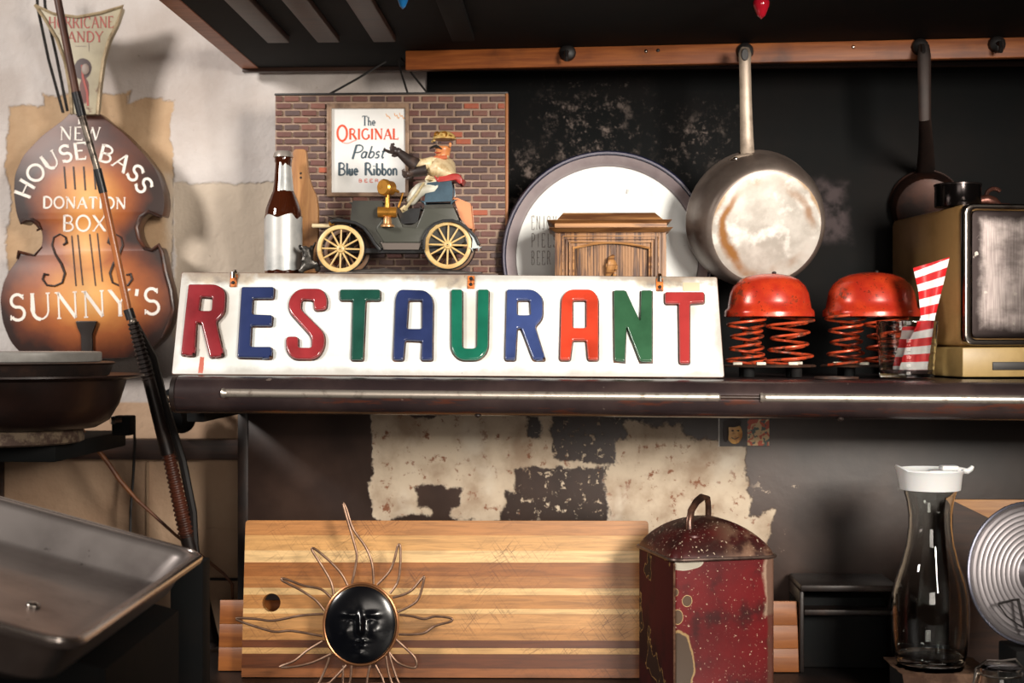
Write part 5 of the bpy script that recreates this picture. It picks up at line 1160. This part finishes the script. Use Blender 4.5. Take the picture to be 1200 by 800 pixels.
for i, (y0_, y1_, hc_) in enumerate(strips):
    za, zb_ = t.L(500, y0_).z, (t.L(500, y1_).z if i < len(strips)-1 else 0.0)
    a_, b_ = t.L(xl, 700).x, t.L(xr, 700).x
    m_ = bpy.data.materials.get('strip_'+hc_) or boardmat('strip_'+hc_, hc_)
    lp = [(a_, zb_+.0002), (b_, zb_+.0002), (b_, za), (a_, za)]
    if i == 0: lp = fillet([(a_, zb_+.0002, 0.0001), (b_, zb_+.0002, .0001), (b_, za, .006), (a_, za, .006)], .005)
    loops = [lp]
    # the hanging hole cuts the strips it crosses
    r_h = 11*t.u
    if za > hole_c.z-r_h and zb_ < hole_c.z+r_h:
        lo_z, hi_z = zb_+.0002, za
        xsr = lambda z: math.sqrt(max(r_h**2-(z-hole_c.z)**2, 0))
        zz0, zz1 = max(lo_z, hole_c.z-r_h), min(hi_z, hole_c.z+r_h)
        arcR = [(hole_c.x+xsr(zz0+(zz1-zz0)*k/12), zz0+(zz1-zz0)*k/12) for k in range(13)]; arcL = [(hole_c.x-xsr(z_[1]), z_[1]) for z_ in arcR]
        full_in = lo_z < hole_c.z-r_h and hi_z > hole_c.z+r_h
        if full_in: loops = [lp, arcR[:-1]+arcL[::-1][:-1]]
        elif zz0 == lo_z and zz1 == hi_z:
            loops = [[(a_, lo_z)]+arcL+[(a_, hi_z)]]
            bm = plate([[(b_, hi_z)]+arcR[::-1]+[(b_, lo_z)]], 0, .024, .0003, 1); bm2 = plate(loops, 0, .024, .0003, 1); join(bm, bm2); t.p('strip', bm, m_, smooth=False); continue
        elif zz0 == lo_z: loops = [[(a_, lo_z)]+arcL+arcR[::-1][1:]+[(b_, lo_z), (b_, hi_z), (a_, hi_z)]]
        else: loops = [[(a_, hi_z), (a_, lo_z), (b_, lo_z), (b_, hi_z)]+arcR[::-1]+arcL[1:]]
    bm = plate(loops, R.uniform(0, .0003), .024, .0004, 1); t.p('strip', bm, m_, smooth=False)
t = T('orange_cutting_board', 'longer orange-brown wooden board standing behind the striped cutting board', 'cutting board', 595, 790, BY+.04, world=((595-600)/F*(BY+.045), BY+.045, by0), rot=(boards_rot, 0, -.01))
a, b = t.L(258, 703), t.L(934, 703); a_s = [t.L(px, 700).x for px in (258, 430, 600, 770, 934)]
OB = wood('orange_board', '7a441d', '9a5c2a', (2, 20, 26), .4, rnd=.3, c3='8f5526')
zs_ = [0, a.z*.33, a.z*.66, a.z]
for k in range(3):
    bm = NB(); box(bm, a.x, b.x, 0, .02, zs_[k]+.0002, zs_[k+1], .0006); t.p('strip', bm, OB)

# ---------------- wire sun ----------------
sy = 2.40
t = T('wire_sun_face', 'copper wire sun with a black glazed moulded face leaning on striped board', 'ornament', 424, 800, sy, world=((424-600)/F*2.41, 2.405, CTOP+.0025), rot=(-.10, 0, 0))
u = t.u; WM = plain('copper_wire', '6f5545', .42, .7, '8f7462', 40)
c0 = t.L(423, 731); rx_, rz_ = 43*u, 47*u
n = NT('black_glaze'); BG = n.set('07080c', .2, 0)
NR, NA = 26, 72
def face_h(a, b):   # moulded relief on the unit disc
    g = lambda x, y, sx, sy: math.exp(-((a-x)/sx)**2-((b-y)/sy)**2)
    h = .012*math.sqrt(max(0, 1-(a*a+b*b)*.9))
    h *= 1.0
    h += .009*g(.02, .02, .09, .26)+.004*g(.02, -.16, .14, .09)          # nose
    h += .0035*(g(-.32, .27, .2, .06)+g(.34, .27, .2, .06))-.003*(g(-.3, .12, .16, .07)+g(.32, .12, .16, .07))+.0028*(g(-.3, .1, .09, .05)+g(.32, .1, .09, .05))
    h += .003*(g(-.4, -.18, .18, .18)+g(.42, -.18, .18, .18))+.0045*g(.02, -.42, .2, .05)-.002*g(.02, -.48, .2, .03)+.004*g(.02, -.54, .16, .05)+.004*g(.02, -.75, .18, .12)
    return h
bm = NB(); cen = bm.verts.new((c0.x, -face_h(0, 0)-.004, c0.z)); rg_ = []
for i in range(1, NR+1):
    r = i/NR; rg_.append([bm.verts.new((c0.x+rx_*.95*r*math.cos(2*PI*k/NA), -.004-face_h(r*math.cos(2*PI*k/NA), r*math.sin(2*PI*k/NA)), c0.z+rz_*.95*r*math.sin(2*PI*k/NA))) for k in range(NA)])
for k in range(NA): bm.faces.new((cen, rg_[0][k], rg_[0][(k+1) % NA]))
for A, B in zip(rg_[:-1], rg_[1:]):
    for k in range(NA): bm.faces.new((A[k], B[k], B[(k+1) % NA], A[(k+1) % NA]))
bk = [bm.verts.new((v.co.x, .006, v.co.z)) for v in rg_[-1]]
for k in range(NA): bm.faces.new((rg_[-1][k], bk[k], bk[(k+1) % NA], rg_[-1][(k+1) % NA]))
bm.faces.new(bk); t.p('face_plate', bm, BG, label='black glazed sun face')
bm = NB(); tube(bm, [(c0.x+rx_*math.cos(2*PI*k/64), -.003, c0.z+rz_*math.sin(2*PI*k/64)) for k in range(64)], 1.9*u, 8, True); t.p('ring', bm, plain('copper_ring', '9a6a48', .3, .8))
rays = [
 [(412, 686), (418, 655), (416, 640), (408, 612), (402, 590), (406, 596), (414, 620), (428, 640), (436, 660), (438, 684)],
 [(391, 697), (388, 682), (378, 664), (366, 645), (369, 643), (385, 656), (400, 672), (408, 687)],
 [(380, 715), (370, 703), (352, 691), (331, 680), (334, 678), (356, 686), (376, 690), (388, 700)],
 [(379, 719), (352, 721), (320, 727), (300, 725), (278, 724), (280, 727), (300, 734), (322, 740), (342, 739), (378, 745)],
 [(378, 751), (360, 762), (345, 774), (328, 781), (344, 781), (366, 776), (388, 766)],
 [(386, 770), (382, 782), (374, 800), (368, 815), (378, 808), (396, 790), (406, 779)],
 [(402, 779), (402, 800), (404, 820), (410, 800), (412, 779)],
 [(434, 778), (430, 800), (434, 815), (446, 815), (450, 800), (440, 779)],
 [(452, 768), (456, 790), (462, 806), (470, 820), (470, 810), (460, 780), (456, 765)],
 [(456, 764), (466, 776), (482, 782), (488, 780), (486, 770), (474, 758), (463, 748)],
 [(467, 743), (485, 743), (498, 741), (510, 733), (528, 728), (528, 724), (510, 722), (497, 725), (484, 722), (468, 720)],
 [(466, 717), (482, 709), (491, 700), (497, 678), (495, 677), (484, 690), (474, 696), (460, 700)],
 [(457, 695), (466, 682), (469, 662), (469, 640), (466, 640), (462, 656), (456, 670), (442, 685)],
]
for pts in rays:
    bm = NB(); L_ = []
    P_ = [Vector((p[0], p[1], 0)) for p in pts]
    for i in range(len(P_)-1):       # smooth the traced bend with a Catmull-Rom pass
        a, b, c_, d = P_[max(i-1, 0)], P_[i], P_[i+1], P_[min(i+2, len(P_)-1)]
        for k in range(4):
            s = k/4; L_.append(.5*((2*b)+(c_-a)*s+(2*a-5*b+4*c_-d)*s*s+(3*b-a-3*c_+d)*s*s*s))
    L_.append(P_[-1])
    tube(bm, [t.L(p.x, min(p.y, 801), -.002) for p in L_], 1.5*u, 8); t.p('wire_ray', bm, WM)

# ---------------- red canister ----------------
cy_ = 2.24; cx_ = (790.5-600)/F*cy_
t = T('red_canister', 'rusty chipped square red canister with domed lid and loop handle', 'canister', 790, 800, cy_, world=(cx_, cy_, CTOP+.0006), rot=(0, 0, .25))
n = NT('chipped_red'); x, y, z = n.xyz()[:3]
c = n.mix(n.step(n.noise(9, 6), .35, .7), '6c1317', '4c0f12'); c = n.mix(n.step(n.noise(18, 6), .52, .68), c, '3a1212')
c = n.mix(n.step(n.noise(190, 3, rough=.7), .635, .655), c, 'c9b49c')
zt_ = t.L(792, 657).z
def blob(cx, cy, rx, ry, inn, rim):
    global c
    v = t.L(cx, cy, 0) if cx >= 790 else t.L(cx, cy, 0)
    a = n.math('DIVIDE', n.math('SUBTRACT', x, v.x), rx*t.u); b = n.math('DIVIDE', n.math('SUBTRACT', z, v.z), ry*t.u)
    e = n.math('ADD', n.math('SQRT', n.math('ADD', n.math('MULTIPLY', a, a), n.math('MULTIPLY', b, b))), n.math('MULTIPLY', n.math('SUBTRACT', n.noise(26, 4), .5), .5))
    fy = n.step(y, .045, .02)
    c = n.mix(n.math('MULTIPLY', n.step(e, 1.04, .99), fy), c, rim); c = n.mix(n.math('MULTIPLY', n.step(e, .95, .9), fy), c, inn)
blob(795, 780, 20, 42, '4f4034', 'a08258'); blob(794, 723, 7, 9, '5a4636', 'c2a070'); blob(805, 704, 6, 6.5, '5a4636', 'c9ac7c'); blob(803, 660, 22, 8, 'a9a293', 'b8b0a0')
blob(792, 694, 3.5, 4.5, '5a4636', 'c2a070')
rw_ = n.step(n.rects([wrect(t, 897, 640, 925, 720)], .018, 22), .004, -.004); c = n.mix(n.math('MULTIPLY', rw_, .8), c, 'b39a84')
re_ = n.step(n.rects([wrect(t, 899, 640, 925, 830)], .008, 22), .002, -.002); c = n.mix(n.math('MULTIPLY', re_, .8), c, '5a3a2e')
n.bump(n.noise(40, 5), .25, .001); CAN = n.set(c, .36, .1)
n2 = n
W_ = t.L(908, 655).x; 
n = NT('canister_shaded_side'); x, y, z = n.xyz()[:3]; c = n.mix(n.step(n.noise(9, 5), .4, .65), '3f1214', '241010')  # darker red has the left face's shade painted in; ochre patches are its own
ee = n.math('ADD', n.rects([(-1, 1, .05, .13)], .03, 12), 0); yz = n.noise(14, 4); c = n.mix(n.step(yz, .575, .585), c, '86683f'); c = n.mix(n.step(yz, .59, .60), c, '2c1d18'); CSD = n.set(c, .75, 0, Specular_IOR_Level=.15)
def rsq(g, z, r=.012, seg=5):
    out = []
    for (cx, cy, a0) in ((W_+g-r, W_+g-r, 0), (-g+r, W_+g-r, 90), (-g+r, -g+r, 180), (W_+g-r, -g+r, 270)):
        for k in range(seg+1): a = math.radians(a0+90*k/seg); out.append((cx+r*math.cos(a), cy+r*math.sin(a), z))
    return out
def loft(bm, rs, cap0=True, cap1=True):
    rv = [[bm.verts.new(p) for p in r] for r in rs]
    for A, B in zip(rv[:-1], rv[1:]):
        for k in range(len(A)): bm.faces.new((A[k], A[(k+1) % len(A)], B[(k+1) % len(A)], B[k]))
    if cap0: bm.faces.new(rv[0][::-1])
    if cap1: bm.faces.new(rv[-1])
    return bm
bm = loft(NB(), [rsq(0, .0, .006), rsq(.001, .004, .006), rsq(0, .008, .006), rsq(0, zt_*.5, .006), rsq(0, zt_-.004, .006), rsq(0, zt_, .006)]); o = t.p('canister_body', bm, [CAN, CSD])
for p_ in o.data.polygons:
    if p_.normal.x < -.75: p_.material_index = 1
bm = NB(); tube(bm, [(-.0005, -.0005, 0.004), (-.0005, -.0005, zt_-.004)], .0018, 6); t.p('corner_seam', bm, plain('seam_metal', '7a5a48', .4, .4, '3a2018', 80), label='worn corner seam')
n = NT('lid_rusty_red'); c = n.mix(n.step(n.noise(11, 6), .36, .6), '4f1718', '351d1a'); c = n.mix(n.step(n.noise(16, 7, rough=.7), .55, .63), c, '33221e'); c = n.mix(n.step(n.noise(200, 3), .64, .66), c, 'c2b09a'); x, y, z = n.xyz()[:3]
c = n.mix(n.math('MULTIPLY', n.step(x, .06, .15), n.step(n.noise(30, 6), .4, .6)), c, '8a6a56'); n.bump(n.noise(40, 5), .3, .001); LIDM = n.set(c, .36, .25)
def lerp_sq(k, z, g=.004):
    base_ = rsq(g, z, .02); cx = cy = W_/2; return [(cx+(p[0]-cx)*k, cy+(p[1]-cy)*k, z) for p in base_]
hl_ = t.L(835, 604, W_/2).z-zt_
rs_ = [lerp_sq(1.0, zt_+.0015), lerp_sq(.985, zt_+.005)]+[lerp_sq(math.sqrt(max(1-(k/10)**1.25, .0))*.985, zt_+.005+(hl_-.005)*(k/10)) for k in range(1, 10)]+[lerp_sq(.12, zt_+hl_)]
bm = loft(NB(), rs_); lid = t.p('lid', bm, LIDM)
bm = NB(); rp_ = [Vector(p) for p in rsq(.0055, zt_+.001, .02)]; tube(bm, rp_, .0028, 8, True); t.p('lid_rim', bm, plain('rim_dark_metal', '5f4d45', .35, .6, '2f211d', 40), lid)
hb = W_/2
def cl(px, py, dy): v = t.L(px, py, dy); return v
ya, yb_ = hb-.045, hb+.02
pts = [cl(809, 625, ya), cl(808, 612, ya), cl(810, 598, ya+.006), cl(816, 588, ya+.018), cl(823, 582, yb_-.012), cl(829, 583, yb_-.004), cl(830, 592, yb_), cl(830, 606, yb_)]
bm = NB(); tube(bm, pts, [.005, .004, .004, .0042, .0045, .0042, .004, .004], 10, flat=1.5); t.p('loop_handle', bm, plain('handle_iron', '3f2c26', .3, .6, '6b4a3a', 40), lid)
bm = NB(); v = pts[0]; lathe(bm, [(0, 0), (.022, 0), (.021, .003), (.012, .0045), (0, .005)], Matrix.Translation((v.x+.002, v.y, v.z-.004)), 24); t.p('handle_base', bm, LIDM, lid)

# ---------------- photo card ----------------
t = T('photo_card', 'small square photo card stuck on the backsplash under the shelf', 'photo', 872, 506, BS-.0015, rot=(0, 0, YAW))
def rc(bm, x0, y0, x1, y1, dy, th=.0008): a, b = t.L(x0, y0, dy), t.L(x1, y1, dy); box(bm, a.x, b.x, dy, dy+th, b.z, a.z)
bm = NB(); rc(bm, 842, 490.5, 902, 523, 0); t.p('card', bm, plain('card_dark', '2a1a12', .4))
bm = NB(); rc(bm, 842, 490.5, 843.2, 523, -.0003); t.p('card_edge', bm, plain('card_white', 'd8d4cc', .4))
bm = NB(); ball(bm, t.L(861, 508, -.0002), 9*t.u, .0007, 12*t.u, 20); 
t.p('portrait_print', bm, plain('portrait_warm', 'f2b862', .4, 0, 'd0883c', 60, .45, .6))
bm = NB(); ball(bm, t.L(858, 495.5, -.0008), 11*t.u, .0006, 5*t.u, 16); ball(bm, t.L(850.5, 507, -.0008), 3.5*t.u, .0006, 11*t.u, 14); ball(bm, t.L(858.5, 504.5, -.001), 1.5*t.u, .0004, .9*t.u, 8); ball(bm, t.L(865, 504.5, -.001), 1.5*t.u, .0004, .9*t.u, 8); stroke_quads(bm, [t.L(857, 512.5, -.0011), t.L(861, 514.5, -.0011), t.L(866, 512, -.0011)], .0008); t.p('portrait_print', bm, plain('portrait_dark', '2b1710', .5))
n = NT('pattern_print'); nz = n.noise(60, 3, rough=.4, dist=1.5); c = n.mix(n.step(nz, .47, .5), 'd0512a', 'e6c08a'); c = n.mix(n.step(n.noise(90, 2), .55, .58), c, '4a5a50'); m_ = n.set(c, .4)
bm = NB(); rc(bm, 876, 491, 901.5, 522, -.0004); t.p('pattern_print', bm, m_)

# ---------------- carafe ----------------
gy = 2.30; gx = (1090-600)/F*gy
cz = zrow(777, gy); cloth_h = .0
t = T('crumpled_brown_paper', 'crumpled brown paper on a dark block beneath the glass carafe', 'paper', 1105, 790, gy, world=(gx+.005, gy+.0, CTOP+.0006), rot=(0, 0, 0))
hc_ = cz-t.loc.z-.0008
bm = NB(); box(bm, -.055, .06, -.05, .06, 0, hc_-.006, .002); t.p('block', bm, BLACK)
bm = NB(); g_ = []
for i in range(25):
    rw = []
    for j in range(21):
        xx = -.065+.15*i/24; yy = -.08+.15*j/20; inside = math.hypot(xx+.005, yy) < .056
        zz = hc_-.004+(0 if inside else .003*mnoise.noise(Vector((xx*40, yy*40, 3)))-.0005)
        if yy < -.052: zz -= (-.052-yy)*1.3
        rw.append(bm.verts.new((xx+.004*mnoise.noise(Vector((yy*50, 1, 1))), yy+.006*mnoise.noise(Vector((xx*50, 2, 1))), zz)))
    g_.append(rw)
for i in range(24):
    for j in range(20): bm.faces.new((g_[i][j], g_[i+1][j], g_[i+1][j+1], g_[i][j+1]))
bmesh.ops.solidify(bm, geom=bm.faces[:], thickness=-.001); t.p('paper_sheet', bm, plain('brown_paper', '8a6a54', .7, 0, '5f4434', 30, .4, .6, .4))
t = T('glass_carafe', 'clear glass carafe with white plastic pouring lid at lower right', 'carafe', 1090, 777, gy, world=(gx, gy, cz), rot=(0, 0, 0)); u = t.u
op = [(0, 0), (36, 0), (39, 2), (42, 14), (44.5, 40), (45, 62), (44, 80), (40, 98), (33, 118), (27.5, 140), (25, 160), (24.8, 174), (27, 190), (31, 205)]
ip = [(a-1.7 if a else 0, b) for a, b in op[3:]]; ip = ip[::-1]+[(38, 9), (30, 6.5), (0, 7)]
bm = NB(); lathe(bm, [(a*u, b*u) for a, b in op]+[(a*u, b*u) for a, b in ip], None, 64)
t.p('glass_body', bm, GLS)
LW = plain('white_plastic', 'd9d8d8', .4, Subsurface_Weight=.1)
bm = NB(); lathe(bm, [(a*u, b*u) for a, b in ((29, 203), (34.5, 204), (36.5, 222), (38.5, 226), (37.5, 228), (35, 225), (30, 222), (0, 222), (0, 218), (29, 216))], None, 48)
for v in bm.verts:
    if v.co.z > 220*u and v.co.x < -30*u: v.co.z += 5*u*(-(v.co.x/u)-30)/8; v.co.x -= 1.5*u
lid = t.p('pouring_lid', bm, LW)
bm = NB(); box(bm, -2*u, 30*u, -6*u, 6*u, 223*u, 226*u, 1*u); box(bm, 12*u, 32*u, -8*u, 8*u, 226*u, 232*u, 2*u, None)
tube(bm, [(26*u, 0, 227*u), (36*u, 0, 226*u), (44*u, 0, 225*u), (48*u, 0, 228*u), (50*u, 0, 231*u)], [5*u, 4*u, 3.5*u, 3*u, 2*u], 10); t.p('spout_flap', bm, LW, lid)

# ---------------- wooden board at right, grooved steel lid, jar, grate ----------------
t = T('pale_wooden_board', 'pale wooden board standing behind the carafe and grooved steel lid', 'board', 1190, 760, 2.52, world=((1190-600)/F*2.55, 2.55, CTOP+.0006), rot=(-.06, 0, YAW))
a, b = t.L(1119, 585), t.L(1420, 700); bm = NB(); zt_ = a.z
PWD = wood('pine_board', 'c08b50', 'a06a38', (2, 20, 22), .5)
for k in range(4):
    bm = NB(); box(bm, a.x, b.x, 0, .02, zt_*k/4+.0002, zt_*(k+1)/4, .0008); t.p('plank', bm, PWD)
t = T('board_shadow_panel', 'dark brown panel standing in for the slanting shadow on the pale board', 'board', 1180, 720, 2.505, world=((1180-600)/F*2.53, 2.53, CTOP+.0006), rot=(-.02, 0, YAW))
q = [t.L(*p) for p in ((1117, 587), (1330, 690), (1330, 700), (1117, 700))]; q = [(v.x, v.z) for v in q]; q[2] = (q[2][0], .0012); q[3] = (q[3][0], .0012)  # dark panel cut along the shadow's diagonal edge, put before the pale board
t.p('board', plate([q], 0, .010, .0008), wood('shadow_brown', '2b1a12', '3f2618', (2, 20, 22), .6))
LY = 2.16
t = T('grooved_steel_lid', 'round concentric-grooved steel lid leaning at the right edge', 'pot lid', 1215, 756, LY, world=((1216-600)/F*LY, LY, zrow(755, LY)), rot=(-.12, 0, .18)); u = t.u
rL = 82.5*u; M_ = Matrix.Translation((0, 0, rL)) @ FACE
pf = [(rL*.985, -.004), (rL, -.001), (rL*1.0, .003), (rL*.975, .005), (rL*.95, .002), (rL*.93, .0035)]
NG = 9
for k in range(NG):
    r0 = .9-.065*k; h0 = .004+.0016*k; pf += [(rL*r0, h0), (rL*(r0-.006), h0+.0006), (rL*(r0-.014), h0+.0003), (rL*(r0-.058), h0+.0015)]
pf += [(rL*.28, .026), (rL*.26, .022), (0, .022), (0, .019)]
pf2 = [(rL*.25, .018), (rL*.9, .0), (rL*.97, -.003)]
n = NT('grooved_steel'); GST = n.set(n.mix(n.noise(9, 4), '9c9799', '767174'), .42, .9)
bm = NB(); lathe(bm, pf+pf2, M_, 96, True); t.p('lid_disc', bm, GST)
bm = NB(); tube(bm, [(rL*1.0*math.cos(2*PI*k/96), -.001, rL+rL*math.sin(2*PI*k/96)) for k in range(96)], .0028, 8, True); t.p('rolled_rim', bm, plain('rim_steel', '8d8fa0', .25, .9))
bm = NB(); tube(bm, [t.L(1170, 707, -.03), t.L(1186, 703, -.034), t.L(1194, 702, -.03)], .0018, 6); tube(bm, [t.L(1193, 702, -.03), t.L(1198, 725, -.03), t.L(1203, 740, -.025)], .0022, 6)
tube(bm, [t.L(1170, 708, -.03), t.L(1180, 722, -.03), t.L(1198, 735, -.028), t.L(1230, 738, -.026)], .0011, 6); t.p('wire_clip', bm, WIREB)
xl_ = t.loc.x
t5 = T('black_support_block', 'black iron block holding up the grooved steel lid', 'block', 1215, 790, LY, world=(xl_+.02, LY+.01, CTOP+.0006), rot=(0, 0, 0))
bm = NB(); box(bm, -.06, .2, -.03, .05, 0, t.loc.z-CTOP-.006, .004); t5.p('block', bm, BLACK)
t = T('clamp_jar', 'small clip-top glass jar at the lower right corner', 'jar', 1165, 800, 2.02, world=((1172-600)/F*2.04, 2.04, CTOP+.0006), rot=(0, 0, .0)); u = t.u
zj = zrow(782, 2.04)-t.loc.z
bm = NB(); lathe(bm, [(0, 0), (.032, 0), (.035, .004), (.035, zj-.03), (.029, zj-.012), (.029, zj), (.026, zj), (.026, zj-.012), (.032, zj-.032), (.032, .006), (0, .005)], None, 40); t.p('jar_body', bm, GLS)
bm = NB(); lathe(bm, [(0, zj+.004), (.024, zj+.004), (.03, zj+.001), (.03, zj+.0005), (0, zj+.0005)], None, 40); t.p('jar_lid', bm, GLS)
bm = NB(); tube(bm, [(.031*math.cos(2*PI*k/40), .031*math.sin(2*PI*k/40), zj-.008) for k in range(40)], .0014, 6, True)
tube(bm, [(-.033, 0, zj-.008), (-.040, -.005, zj-.02), (-.038, -.01, zj+.002), (-.022, -.008, zj+.012), (0, 0, zj+.009), (.022, 0, zj+.012), (.036, 0, zj-.004)], .0016, 6); t.p('wire_clamp', bm, CHROME)
# black grate box between canister and carafe
t = T('black_oven_grate', 'black iron grate box in shadow between canister and carafe', 'grate', 990, 760, 2.5, world=((992-600)/F*2.5, 2.5, CTOP+.0006), rot=(0, 0, YAW))
a, b = t.L(937, 684), t.L(1052, 700)
bm = NB(); box(bm, a.x, b.x, .04, .12, 0, a.z-.03, .003); t.p('grate_body', bm, BLACK)
bm = NB(); box(bm, a.x, b.x, -.01, .12, a.z-.012, a.z, .003); t.p('top_rail', bm, IRON)
for px in (937, 1044):
    v = t.L(px, 700); bm = NB(); box(bm, v.x, v.x+.008, 0, .12, 0, a.z-.012, .002); t.p('post', bm, IRON)
bm = NB(); box(bm, a.x+.008, b.x, 0, .1, a.z-.055, a.z-.045, .002); t.p('cross_bar', bm, IRON)
# red and blue glass ornaments on the overhead shelf's underside
for nm, lb, px, py, col in (('red_glass_ornament', 'small red glass ornament hanging from the overhead shelf', 892, 3, 'a01525'), ('blue_glass_ornament', 'tiny blue glass ornament hanging from the overhead shelf', 472, -3, '1f6fae')):
    Y = 2.22; t = T(nm, lb, 'ornament', px, py, Y, world=((px-600)/F*Y, Y, zrow(py, Y)), rot=(0, 0, 0)); rr = 10*Y/F if 'red' in nm else 7*Y/F
    bm = NB(); lathe(bm, [(0, -rr*2), (rr*.5, -rr*1.5), (rr*.95, -rr*.4), (rr, 0), (rr*.7, rr*.7), (rr*.3, rr), (0, rr)], None, 20); t.p('glass_drop', bm, plain(nm+'_m', col, .12, 0, Coat_Weight=.5))
    bm = NB(); tube(bm, [(0, 0, rr), (0, 0, HZ-t.loc.z-.0005)], .0015, 6); t.p('hanging_wire', bm, WIREB)
